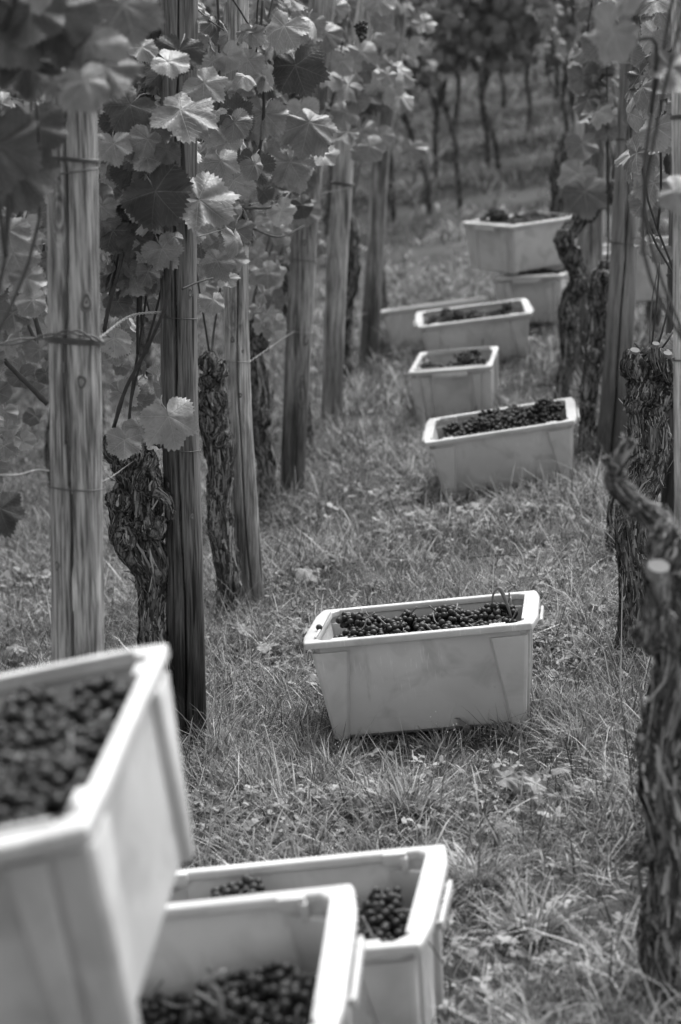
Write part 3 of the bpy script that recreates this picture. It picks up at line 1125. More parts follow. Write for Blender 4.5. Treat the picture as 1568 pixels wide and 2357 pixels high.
def make_trunk(root, base, pts, Y, seed, nflake=0, knob=.16, fsize=1.0, sides=26, name='trunk', to_ground=False, dY=None):
    sc = pxm(Y)
    P = []
    for q, (a, b, c) in enumerate(pts):
        yy = Y if dY is None else Y + dY[q]
        P.append(at(a, b, yy))
    W = [c * .93 / sc / 2 for a, b, c in pts]
    if to_ground:
        gz = float(ground_z(P[0][0], P[0][1]))
        P = [np.array([P[0][0], P[0][1], gz - .06])] + P
        W = [W[0] * 1.15] + W
    Ltot = sum(np.linalg.norm(P[i + 1] - P[i]) for i in range(len(P) - 1))
    n = max(12, int(Ltot / .011)) if nflake else max(10, int(Ltot / .03))
    C = catmull(P, n)
    rad = catmull([(w_, 0, 0) for w_ in W], n)[:, 0]
    e = min(5, n // 3)
    rad = rad.copy()
    rad[-e:] *= np.sqrt(np.clip(1 - (np.arange(e) / (e - .4)) ** 2, .08, 1)) if name != 'sawn_stub' and name != 'pruned_knuckle' else 1
    rg_ = random.Random(seed)
    amp = rad.mean() * .22
    C = C + np.stack([amp * np.sin(np.arange(n) * .021 * 11 + rg_.uniform(0, 6)), amp * np.sin(np.arange(n) * .27 + rg_.uniform(0, 6)), np.zeros(n)], 1) * np.clip(np.minimum(np.arange(n), n - 1 - np.arange(n)) / 8, 0, 1)[:, None]
    V, F = trunk_mesh('vine_trunk', C, rad, seed, knob, sides)
    B0 = np.array(base)
    t = link(name, mesh_from('vine_trunk', [np.array(v) - B0 for v in V], F, True, [BARK]), root)
    if nflake:
        V, T, tn = flakes(C, rad * 1.02, int(nflake * 1.3), seed, fsize)
        f = link('bark_strips', tri_mesh('bark_strips', V - B0, T, tn, FLAKE, False), t)
        f['kind'] = 'stuff'
    return C, rad, t


# ------------------------------------------------------------------ leaf meshes
def leaf_outline(a):
    """a in degrees from the tip (0..180); returns relative radius of the blade"""
    ks = [(0, 1.0), (12, .93), (24, .79), (30, .77), (40, .84), (50, .92), (62, .87), (76, .73), (84, .71), (96, .77), (110, .82), (126, .78), (142, .68), (158, .56), (170, .34), (180, .08)]
    return float(np.interp(a, [k[0] for k in ks], [k[1] for k in ks]))


def leaf_mesh(name, seed, n_ang, rings, mat, teeth=True, petiole=True):
    rg = random.Random(seed)
    lob = rg.uniform(.15, .95)                  # how deeply cut
    fold = rg.uniform(.05, .40)
    bend = rg.uniform(-.05, .55)
    cup = rg.uniform(-.25, .2)
    twist = rg.uniform(-.3, .3)
    asym = rg.uniform(-.08, .08)
    ph = rg.uniform(0, 6.28)
    ph2 = rg.uniform(0, 6.28)
    wav = rg.uniform(.05, .13)
    curl_a = rg.uniform(-180, 180)
    curl = rg.uniform(0, .5)
    V = [(0, 0, 0)]
    UV = [(0, 0)]
    for r in range(1, rings + 1):
        t = r / rings
        for j in range(n_ang):
            ad = -180 + 360 * (j + .5) / n_ang
            R = leaf_outline(abs(ad))
            mean = .80 if abs(ad) < 130 else R
            R = mean + (R - mean) * lob * 1.25 if abs(ad) < 130 else R
            R *= 1 + asym * math.copysign(1, ad)
            if r == rings and teeth and abs(ad) < 172:
                R *= 1 + (.055 if j % 2 == 0 else -.05) * rg.uniform(.5, 1.4)
            # a little push of the lobe corners past a straight radial ring
            rr = R * t
            x = rr * math.sin(R_(ad)) * 1.06
            y = rr * math.cos(R_(ad))
            V.append((x, y, 0))
            UV.append((x, y))
    O = []
    for (x, y, z) in V:
        rr = math.hypot(x, y)
        an = math.atan2(x, y)
        z = -fold * abs(x) * .9 + cup * rr * rr
        z += wav * rr * math.sin(5 * an + ph) + wav * .8 * rr * rr * math.sin(9 * an + ph2)
        z += .035 * math.sin(9 * x + ph) * math.sin(8 * y + ph2)
        # edge curl on one side
        dca = math.cos(an - R_(curl_a))
        if dca > .3: z -= curl * max(0, rr - .45) * (dca - .3) * 1.6
        # bend of the tip
        yy = y
        if bend and y > 0:
            th = bend * y * 1.6
            yy = math.sin(th) / (bend * 1.6) if th > 1e-4 else y
            z -= (1 - math.cos(th)) / (bend * 1.6) if th > 1e-4 else 0
        if y < 0:
            z -= .35 * bend * y * y
        c, s = math.cos(twist * y), math.sin(twist * y)
        O.append((x * c - z * s, yy, x * s + z * c))
    F = []
    for j in range(n_ang - 1):
        F.append((0, 1 + j + 1, 1 + j))
    for r in range(rings - 1):
        for j in range(n_ang - 1):
            a = 1 + r * n_ang + j
            b = a + n_ang
            F.append((a, a + 1, b + 1, b))
    mi = [0] * len(F)
    if petiole:
        L = .75
        C = catmull([(0, 0, -.012), (0, -.22, -.10), (rg.uniform(-.08, .08), -L * .7, -.30), (rg.uniform(-.1, .1), -L, -.5)], 6)
        tv, tf = tube(C, .017, 4, False)
        o = len(O)
        O += [tuple(v) for v in tv]
        UV += [(3, 3)] * len(tv)
        F += [tuple(i + o for i in f) for f in tf]
        mi += [1] * len(tf)
        end = Vector(C[-1])
    else:
        end = Vector((0, 0, 0))
    F = [f[::-1] if i < len(mi) and mi[i] == 0 else f for i, f in enumerate(F)]
    me = mesh_from(name, O, F, True, [mat, STEM], mi, UV)
    # normals of blade must point +z
    nz = sum(p.normal.z * p.area for p in me.polygons if p.material_index == 0)
    if nz < 0: me.flip_normals()
    return me, end


HI = [leaf_mesh('vine_leaf_blade', 20 + k, 84, 4, LEAF) for k in range(12)]
HI_P = [leaf_mesh('pale_leaf_blade', 20 + k, 84, 4, LEAF_PALE) for k in range(12)]
HI_D = [leaf_mesh('dark_leaf_blade', 20 + k, 84, 4, LEAF_DARK) for k in range(12)]
MID = [leaf_mesh('vine_leaf_blade_mid', 60 + k, 40, 2, LEAF) for k in range(9)] + [leaf_mesh('vine_leaf_blade_mid_pale', 70 + k, 40, 2, LEAF_PALE) for k in range(1)] + [leaf_mesh('vine_leaf_blade_mid_dark', 74 + k, 40, 2, LEAF_DARK) for k in range(3)]
LOW = [leaf_mesh('vine_leaf_blade_far', 80 + k, 20, 2, [LEAF, LEAF_DARK, LEAF, LEAF_PALE][k % 4 if k < 7 else 0], True, False) for k in range(8)]


def leaf_matrix(node, end, tip, nrm, R):
    tip = Vector(tip).normalized()
    nrm = Vector(nrm)
    nrm = (nrm - tip * nrm.dot(tip))
    if nrm.length < 1e-3: nrm = tip.orthogonal()
    nrm.normalize()
    xa = tip.cross(nrm).normalized()
    M3 = Matrix((xa, tip, nrm)).transposed()
    org = Vector(node) - M3 @ (end * R)
    M = M3.to_4x4() @ Matrix.Scale(R, 4)
    M.translation = org
    return M


LEAFCOUNT = [0]
# shafts the leaves grow around rather than across: picture box, nearer than this distance
CLEAR = [(100, 240, 250, 1500, 4.1), (1418, 1486, 40, 1000, 8.3), (372, 452, 560, 950, 5.2), (372, 452, 290, 370, 5.2), (515, 575, -50, 200, 6.6), (515, 590, 700, 1400, 6.6),
         (672, 735, 420, 1100, 8.1), (765, 822, 210, 900, 9.7), (800, 855, -20, 130, 9.7), (845, 900, 340, 800, 11.2), (888, 945, 20, 150, 11.4), (715, 755, 60, 200, 8.1), (1345, 1395, 470, 640, 9.7), (1290, 1420, 520, 1000, 9.3), (1065, 1300, 480, 800, 14)]


def blocked(p):
    v = np.array(p) - EYE
    d = v @ FW
    px, py = 784 + FPX * v[0] / d, 1178.5 - FPX * (v @ UP) / d
    for (a, b, c, e, Y) in CLEAR:
        if a < px < b and c < py < e and p[1] < Y: return True
    return False



def put_leaf(root, base, node, tip, nrm, R, meshset, rg, which=None):
    me, end = meshset[which % len(meshset)] if which is not None else rg.choice(meshset)
    M = leaf_matrix(node, end, tip, nrm, R)
    o = bpy.data.objects.new('leaf', me)
    COL.objects.link(o)
    o.parent = root
    M.translation = M.translation - Vector(base)
    o.matrix_basis = M
    LEAFCOUNT[0] += 1
    return o


def canes_and_leaves(root, base, head, rg, ncane, zlo, zhi, meshset, Rr, side, spread=(.45, .22), step=.075, along=(.1, 1), dens=1.0, maxleaf=290, cside=5, first_leaf=.25, extra_top=0, leafmin=None):
    """canes rise from the head of the trunk; leaves on petioles left and right of each.
       side = +1 when the aisle lies towards +x"""
    al = Vector((along[0], along[1], 0)).normalized()
    ac = Vector((al.y, -al.x, 0)) * side
    n = 0
    prev = None
    for c in range(ncane):
        a = rg.uniform(-1, 1) * spread[0]
        b = rg.uniform(-.6, 1) * spread[1]
        h = Vector(head)
        if c >= 2 and prev is not None:
            h = Vector(prev[rg.randrange(7, 14)])
        top = h + al * a * 1.1 + ac * b
        top.z = rg.uniform(zhi - .35, zhi)
        midp = h.lerp(top, .45) + al * rg.uniform(-.12, .12) + ac * rg.uniform(-.05, .12)
        q1 = h + al * a * .25 + Vector((0, 0, .12))
        tipend = top + al * rg.uniform(-.2, .2) + ac * rg.uniform(-.05, .2) + Vector((0, 0, rg.uniform(-.15, .12)))
        C = catmull([h, q1, midp, top, tipend], 22)
        if c < 2: prev = C
        B0 = np.array(base)
        tv, tf = tube(C, np.linspace(.0043, .0020, 22), cside)
        link('cane', mesh_from('vine_cane', [np.array(v) - B0 for v in tv], tf, True, [CANE]), root)
        # nodes
        L = np.concatenate([[0], np.cumsum(np.linalg.norm(np.diff(C, axis=0), axis=1))])
        s = first_leaf * rg.uniform(.4, 1.3)
        sg = rg.choice((-1, 1))
        while s < L[-1]:
            p = np.array([np.interp(s, L, C[:, k]) for k in range(3)])
            s += step * rg.uniform(.7, 1.4)
            sg = -sg
            if p[2] < (leafmin if leafmin is not None else zlo) or rg.random() > dens or blocked(p): continue
            if n >= maxleaf: break
            az = rg.gauss(0, .9)
            outw = ac * math.cos(az) + al * math.sin(az)
            if rg.random() < .3: outw = -outw
            nrm = outw * rg.uniform(.4, 1.0) + Vector((0, -.45, 0)) + Vector((0, 0, rg.uniform(.1, .95)))
            tip = Vector((0, 0, -1)) * rg.uniform(.35, 1.0) + outw * rg.uniform(0, .6) + al * sg * rg.uniform(0, .8)
            R = rg.uniform(*Rr) * (1 - .35 * (s / L[-1]) ** 3)
            put_leaf(root, base, p, tip, nrm, R, meshset, rg)
            n += 1
    return n


def burl(root, base, px, py, Y, wpx, seed, nflake=120, cut=False):
    """a knobbly swelling on a vine, with peeling bark"""
    rg = random.Random(seed)
    c = at(px, py, Y)
    r = wpx / pxm(Y) / 2
    bm = bmesh.new()
    bmesh.ops.create_icosphere(bm, subdivisions=3, radius=r)
    ph = [rg.uniform(0, 6) for _ in range(6)]
    for v in bm.verts:
        d = v.co.normalized()
        k = 1 + .22 * math.sin(4 * d.x + ph[0]) * math.sin(5 * d.z + ph[1]) + .14 * math.sin(9 * d.y + ph[2] + 6 * d.z) + .08 * math.sin(17 * d.x + ph[3]) * math.sin(15 * d.z + ph[4]) + rg.uniform(-.05, .05)
        v.co = v.co * k
        v.co.z *= 1.15
        v.co += Vector(c - np.array(base))
    for f in bm.faces: f.smooth = True
    me = bpy.data.meshes.new('burl')
    bm.to_mesh(me); bm.free()
    me.materials.append(BARK)
    b = link('burl', me, root)
    if nflake:
        t = np.linspace(-1, 1, 9)[:, None]
        ax = np.array([rg.uniform(-.5, .5), rg.uniform(-.3, .3), 1.0]); ax /= np.linalg.norm(ax)
        C = c + t * ax * r
        rr = r * np.sqrt(np.clip(1 - t[:, 0] ** 2, .05, 1))
        V, T, tn = flakes(C, rr * 1.08, nflake, seed, .8, 1.6)
        f = link('bark_strips', tri_mesh('bark_strips', V - np.array(base), T, tn, FLAKE, False), b)
        f['kind'] = 'stuff'
    return b


def fill_leaves(vine, x0, x1, y0, y1, Y0, Y1, n, Rpx, seed, pool=None, zmin=None):
    root, base = vine
    rg = random.Random(seed)
    pool = pool or (HI + HI + HI_P[:6] + HI_D[:4])
    for _ in range(n):
        Y = rg.uniform(Y0, Y1)
        p = at(rg.uniform(x0, x1), rg.uniform(y0, y1), Y)
        if blocked(p): continue
        az = rg.gauss(-.2, .8)
        outw = Vector((math.sin(az), -math.cos(az), 0))
        nrm = outw + Vector((0, 0, rg.uniform(-.1, .9)))
        tip = Vector((rg.gauss(0, .55), rg.uniform(-.5, .2), -1))
        R = rg.uniform(*Rpx) / pxm(Y)
        put_leaf(root, base, p, tip, nrm, R, pool, rg)


LEFT_DIR = (.0986, 1.0)
RIGHT_DIR = (.11, 1.0)


def vine_root(px, py, Y, label, group=None):
    p = at(px, py, Y)
    gz = float(ground_z(p[0], p[1]))
    b = (float(p[0]), float(p[1]), gz)
    return empty('grape_vine', b, label, 'vine', group), b


# ---- left row
rg = random.Random(5)
MIX = HI + HI + HI_P[:6] + HI_D[:7]
VR = {}
# nearest vine, above and left of the near post
r0, b0 = vine_root(-120, 2300, 3.45, 'nearest vine of the left row, big dim leaves hanging into the top left corner')
make_trunk(r0, b0, [(-120, 1700, 90), (-110, 1400, 90), (-60, 1050, 80)], 3.45, 31, 0, .15, to_ground=True)
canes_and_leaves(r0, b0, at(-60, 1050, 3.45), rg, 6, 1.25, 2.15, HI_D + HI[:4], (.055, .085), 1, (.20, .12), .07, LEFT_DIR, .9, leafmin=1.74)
VR[0] = (r0, b0)

r1, b1 = vine_root(352, 1560, 4.95, 'shaggy bulging vine beside the dark-footed post, broad toothed leaves above')
make_trunk(r1, b1, [(356, 1500, 70), (356, 1410, 58), (340, 1310, 88), (318, 1240, 118), (324, 1166, 112), (316, 1100, 104), (306, 1060, 96), (300, 1025, 40)], 4.95, 32, 1500, .20, 1.0, 34, to_ground=True)
make_trunk(r1, b1, [(310, 1060, 60), (262, 1040, 46), (250, 1000, 28)], 4.95, 33, 160, .2, .8, 16, 'branch')
make_trunk(r1, b1, [(345, 1120, 40), (388, 1150, 26), (396, 1195, 16)], 4.9, 34, 60, .2, .8, 12, 'branch')
canes_and_leaves(r1, b1, at(300, 1020, 4.95), rg, 7, 1.1, 2.25, MIX, (.048, .085), 1, (.50, .18), .052, LEFT_DIR, .85, leafmin=1.22)
VR[1] = (r1, b1)

r2, b2 = vine_root(522, 1400, 6.3, 'tall shaggy vine trunk standing against the pale cracked post')
make_trunk(r2, b2, [(526, 1390, 62), (516, 1260, 58), (505, 1110, 58), (498, 1000, 68), (490, 900, 62), (487, 835, 34)], 6.3, 35, 1300, .12, 1.1, 30, to_ground=True)
canes_and_leaves(r2, b2, at(487, 830, 6.3), rg, 7, 1.2, 2.2, MIX, (.048, .085), 1, (.55, .22), .052, LEFT_DIR, .85, leafmin=1.25)
VR[2] = (r2, b2)

r3, b3 = vine_root(612, 1150, 7.9, 'rough vine trunk behind the pale cracked post')
make_trunk(r3, b3, [(612, 1140, 50), (608, 1050, 46), (600, 950, 52), (592, 850, 42), (584, 740, 26)], 7.9, 36, 700, .14, 1.3, 22, to_ground=True)
make_trunk(r3, b3, [(588, 780, 40), (560, 740, 34), (540, 760, 26)], 7.9, 37, 80, .2, 1, 12, 'branch')
canes_and_leaves(r3, b3, at(584, 740, 7.9), rg, 7, 1.2, 2.25, MIX, (.05, .085), 1, (.6, .24), .055, LEFT_DIR, .85, leafmin=1.30)
VR[3] = (r3, b3)

r4, b4 = vine_root(705, 1040, 8.9, 'dark forked vine behind the leaning post with looping grain')
make_trunk(r4, b4, [(700, 1000, 36), (692, 850, 36), (668, 710, 36), (660, 640, 36), (640, 590, 26)], 8.9, 38, 300, .16, 1.3, 18, to_ground=True)
make_trunk(r4, b4, [(664, 660, 30), (690, 600, 28), (740, 560, 22)], 8.9, 39, 80, .2, 1.2, 12, 'branch')
canes_and_leaves(r4, b4, at(650, 600, 8.9), rg, 11, 1.3, 2.3, MID, (.05, .088), 1, (.6, .28), .08, LEFT_DIR, .85, leafmin=1.36)
VR[4] = (r4, b4)

r5, b5 = vine_root(795, 900, 10.2, 'slim vine behind the pale blurred leaning post')
make_trunk(r5, b5, [(790, 890, 34), (800, 700, 34), (812, 600, 34), (806, 520, 32), (770, 470, 24)], 10.2, 40, 250, .16, 1.5, 16, to_ground=True)
canes_and_leaves(r5, b5, at(806, 520, 10.2), rg, 11, 1.4, 2.4, MID, (.05, .088), 1, (.6, .35), .08, LEFT_DIR, .85, leafmin=1.46)
VR[5] = (r5, b5)
r6, b6 = vine_root(905, 740, 11.6, 'last vine of the left row, beyond the farthest left post')
make_trunk(r6, b6, [(880, 700, 28), (872, 600, 28), (880, 500, 26), (905, 420, 22)], 11.6, 41, 0, .16, to_ground=True)
canes_and_leaves(r6, b6, at(900, 430, 11.6), rg, 10, 1.5, 2.5, MID, (.05, .085), 1, (.5, .32), .08, LEFT_DIR, .8, leafmin=1.62)
VR[6] = (r6, b6)
fill_leaves(VR[1], 232, 380, 250, 620, 4.75, 5.4, 62, (34, 62), 1)
fill_leaves(VR[1], 235, 372, 600, 900, 4.9, 5.8, 34, (24, 50), 2, HI + HI_P[:4])
fill_leaves(VR[0], -30, 108, 400, 800, 4.3, 5.4, 74, (34, 62), 3, HI + HI_P[:6])
fill_leaves(VR[0], -30, 108, 740, 1060, 4.6, 5.4, 14, (26, 48), 4, HI + HI_P[:4])
fill_leaves(VR[2], 440, 570, 30, 560, 5.3, 6.3, 52, (32, 58), 5)
fill_leaves(VR[3], 570, 730, -20, 470, 6.4, 7.6, 44, (30, 52), 6)
fill_leaves(VR[3], 455, 650, 480, 740, 6.4, 7.8, 34, (24, 42), 7, HI + HI_P[:4])
fill_leaves(VR[4], 720, 890, -20, 330, 7.9, 9.0, 30, (28, 46), 8)
fill_leaves(VR[4], 610, 740, 440, 560, 8.0, 9.0, 10, (24, 40), 9, HI + HI_P)
fill_leaves(VR[5], 830, 960, -20, 330, 9.2, 10.4, 14, (26, 40), 10)
for q, (a, b, w_) in enumerate([(300, 1040, 70), (335, 1105, 66), (275, 1150, 58), (350, 1215, 62), (290, 1240, 60), (340, 1060, 46), (362, 1010, 34)]):
    burl(r1, b1, a, b, 4.9, w_, 400 + q, 150)
for q, (a, b, w_) in enumerate([(480, 835, 48), (502, 850, 46), (492, 920, 66), (508, 1010, 44), (478, 880, 40)]):
    burl(r2, b2, a, b, 6.25, w_, 420 + q, 110)
for q, (a, b, w_) in enumerate([(585, 745, 46), (600, 790, 40), (604, 960, 44)]):
    burl(r3, b3, a, b, 7.85, w_, 430 + q, 60)

# ---- right row
YQ = float(ground_at(1552, 2290)[1])
print('YQ', YQ)
q1, c1 = vine_root(1552, 2250, YQ, 'thick blurred vine trunk at the lower right with pale sawn stub and crooked arm')
make_trunk(q1, c1, [(1556, 2200, 150), (1552, 2050, 150), (1545, 1850, 140), (1556, 1650, 136), (1560, 1480, 130), (1570, 1300, 120), (1575, 1230, 90)], YQ, 51, 900, .10, 1.6, 34, to_ground=True)
make_trunk(q1, c1, [(1575, 1330, 90), (1530, 1225, 62), (1480, 1175, 50), (1440, 1140, 44), (1412, 1098, 40), (1432, 1050, 26), (1452, 1008, 14)], YQ + .15, 52, 260, .16, 1.1, 20, 'branch')
make_trunk(q1, c1, [(1425, 1090, 26), (1404, 1066, 22), (1398, 1050, 14)], YQ + .13, 53, 30, .2, .8, 10, 'branch')
C, rad, st_ = make_trunk(q1, c1, [(1512, 1480, 66), (1512, 1400, 62), (1514, 1318, 54)], YQ - .07, 54, 120, .1, 1.1, 22, 'sawn_stub')
V, F = tube([C[-1] - np.array([0, 0, .004]), C[-1] + np.array([0, -.008, .014])], [rad[-1] * 1.15, rad[-1] * 1.05], 18)
link('cut_face', mesh_from('cut_face', [np.array(v) - np.array(c1) for v in V], F, False, [CUT]), st_)
canes_and_leaves(q1, c1, at(1590, 1000, YQ + .05), rg, 3, 1.5, 2.2, HI, (.05, .08), -1, (.35, .10), .07, RIGHT_DIR, .7, leafmin=1.72)
q2, c2 = vine_root(1460, 1620, 5.3, 'knobbly shaggy vine trunk of the right row with pruned pale knuckles on its head')
make_trunk(q2, c2, [(1462, 1600, 84), (1456, 1500, 78), (1456, 1350, 76), (1466, 1200, 88), (1480, 1060, 104), (1490, 950, 86), (1496, 885, 72), (1505, 835, 44)], 5.3, 55, 1500, .10, 1.05, 34, to_ground=True)
for k, (a, b, c) in enumerate([(1460, 815, 34), (1535, 822, 30), (1508, 800, 26)]):
    C, rad, st_ = make_trunk(q2, c2, [(a + 14, b + 60, c), (a + 3, b + 30, c * 1.5), (a, b - 2, c * .8)], 5.22, 60 + k, 40, .15, .7, 14, 'pruned_knuckle')
    V, F = tube([C[-1] - np.array([0, 0, .004]), C[-1] + np.array([.001, -.006, .010])], [rad[-1] * 1.0, rad[-1] * .9], 12)
    link('cut_face', mesh_from('cut_face', [np.array(v) - np.array(c2) for v in V], F, False, [CUT]), st_)
for (pa, pb) in (((1500, 800), (1519, 600)), ((1512, 805), (1542, 690)), ((1494, 835), (1462, 790)), ((1525, 800), (1550, 760))):
    C = catmull([at(pa[0], pa[1], 5.3), at((pa[0] + pb[0]) / 2 + 2, (pa[1] + pb[1]) / 2, 5.28), at(pb[0], pb[1], 5.3)], 8)
    V, F = tube(C, .0028, 5)
    link('twig', mesh_from('twig', [np.array(v) - np.array(c2) for v in V], F, True, [CANE]), q2)
canes_and_leaves(q2, c2, at(1560, 760, 5.5), rg, 4, 1.4, 2.2, HI + HI_D[:3], (.05, .08), -1, (.5, .03), .055, RIGHT_DIR, .8, leafmin=1.50)
q3, c3 = vine_root(1350, 1040, 8.2, 'flaky vine trunk leaning in front of the smooth split post')
make_trunk(q3, c3, [(1356, 1030, 50), (1350, 960, 38), (1366, 860, 42), (1374, 740, 46), (1386, 650, 42), (1396, 600, 26)], 8.15, 63, 900, .13, 1.5, 26, to_ground=True)
canes_and_leaves(q3, c3, at(1398, 600, 8.3), rg, 5, 1.4, 2.4, MID, (.05, .085), -1, (.5, .10), .055, RIGHT_DIR, .8, leafmin=1.52)
q4, c4 = vine_root(1302, 900, 9.2, 'vine with a crooked elbow bending left in front of the stacked crates')
make_trunk(q4, c4, [(1298, 890, 34), (1308, 800, 42), (1314, 710, 46), (1330, 640, 42), (1308, 578, 42), (1302, 540, 40), (1350, 492, 38), (1410, 440, 44), (1440, 420, 30)], 9.1, 64, 1000, .12, 1.5, 24, to_ground=True)
canes_and_leaves(q4, c4, at(1410, 440, 9.2), rg, 5, 1.45, 2.4, MID, (.05, .085), -1, (.55, .14), .055, RIGHT_DIR, .85, leafmin=1.5)
q5, c5 = vine_root(1415, 1275, 6.4, 'small twisted vine stem just left of the knobbly trunk')
make_trunk(q5, c5, [(1408, 1270, 22), (1416, 1210, 34), (1412, 1170, 30), (1420, 1130, 24)], 6.4, 65, 160, .2, .9, 14, to_ground=True)
q6, c6 = vine_root(1288, 560, 12.3, 'dark far vine rising behind the stacked crates')
make_trunk(q6, c6, [(1283, 540, 30), (1284, 450, 34), (1292, 370, 36), (1305, 300, 26)], 12.3, 66, 0, .2, to_ground=True)
canes_and_leaves(q6, c6, at(1300, 320, 12.3), rg, 9, 1.6, 2.7, MID, (.05, .085), -1, (.55, .22), .08, RIGHT_DIR, .85, leafmin=1.66)
q7, c7 = vine_root(1500, 700, 10.4, 'leafy vine filling the gap behind the slanting brace pole')
make_trunk(q7, c7, [(1500, 700, 34), (1505, 560, 36), (1500, 470, 30)], 10.4, 67, 0, .2, to_ground=True)
canes_and_leaves(q7, c7, at(1500, 480, 10.4), rg, 6, 1.5, 2.6, MID, (.055, .09), -1, (.6, .30), .045, RIGHT_DIR, .9, leafmin=1.42)

for q, (a, b, w_) in enumerate([(1462, 845, 56), (1500, 835, 60), (1538, 850, 56), (1480, 900, 60), (1530, 905, 60), (1505, 960, 56), (1458, 930, 42), (1470, 1040, 48), (1440, 1180, 40), (1478, 1290, 44)]):
    burl(q2, c2, a, b, 5.26, w_ * (1.15 if q < 5 else 1), 440 + q, 200)
for q, (a, b, w_) in enumerate([(1500, 1460, 80), (1495, 1720, 64), (1490, 1960, 60), (1520, 2120, 90), (1550, 1330, 90), (1460, 1160, 46), (1540, 1270, 100), (1420, 1095, 40), (1530, 1225, 56)]):
    burl(q1, c1, a, b, YQ - .01 if a > 1480 else YQ + .15, w_, 460 + q, 120)
for q, (a, b, w_) in enumerate([(1388, 640, 34), (1374, 710, 36), (1366, 820, 32), (1352, 940, 34)]):
    burl(q3, c3, a, b, 8.1, w_, 480 + q, 60)
for q, (a, b, w_) in enumerate([(1300, 548, 44), (1320, 590, 40), (1338, 655, 44), (1312, 740, 36), (1420, 440, 42), (1360, 490, 36)]):
    burl(q4, c4, a, b, 9.05, w_, 490 + q, 60)

# ---- leaves that stand out in the photograph
def hero(vine, px, py, Y, Rpx, tipdeg, tx=0.0, tz=.35, ms=HI, which=0):
    """px,py: where the petiole meets the blade; tipdeg: 0 = tip down, 90 = tip to the right; tx,tz: how the face turns"""
    root, base = VR[vine] if isinstance(vine, int) else vine
    R = Rpx / pxm(Y)
    right = Vector((1, 0, 0))
    up = Vector(UP)
    back = -Vector(FW)
    tip = right * math.sin(R_(tipdeg)) - up * math.cos(R_(tipdeg)) + back * .12
    nrm = back + right * tx + up * tz
    me, end = ms[which % len(ms)]
    tipn = tip.normalized()
    nn = (nrm - tipn * nrm.dot(tipn)).normalized()
    M3 = Matrix((tipn.cross(nn).normalized(), tipn, nn)).transposed()
    node = Vector(at(px, py, Y)) + M3 @ (end * R)
    put_leaf(root, base, node, tip, nrm, R, ms, rnd, which)


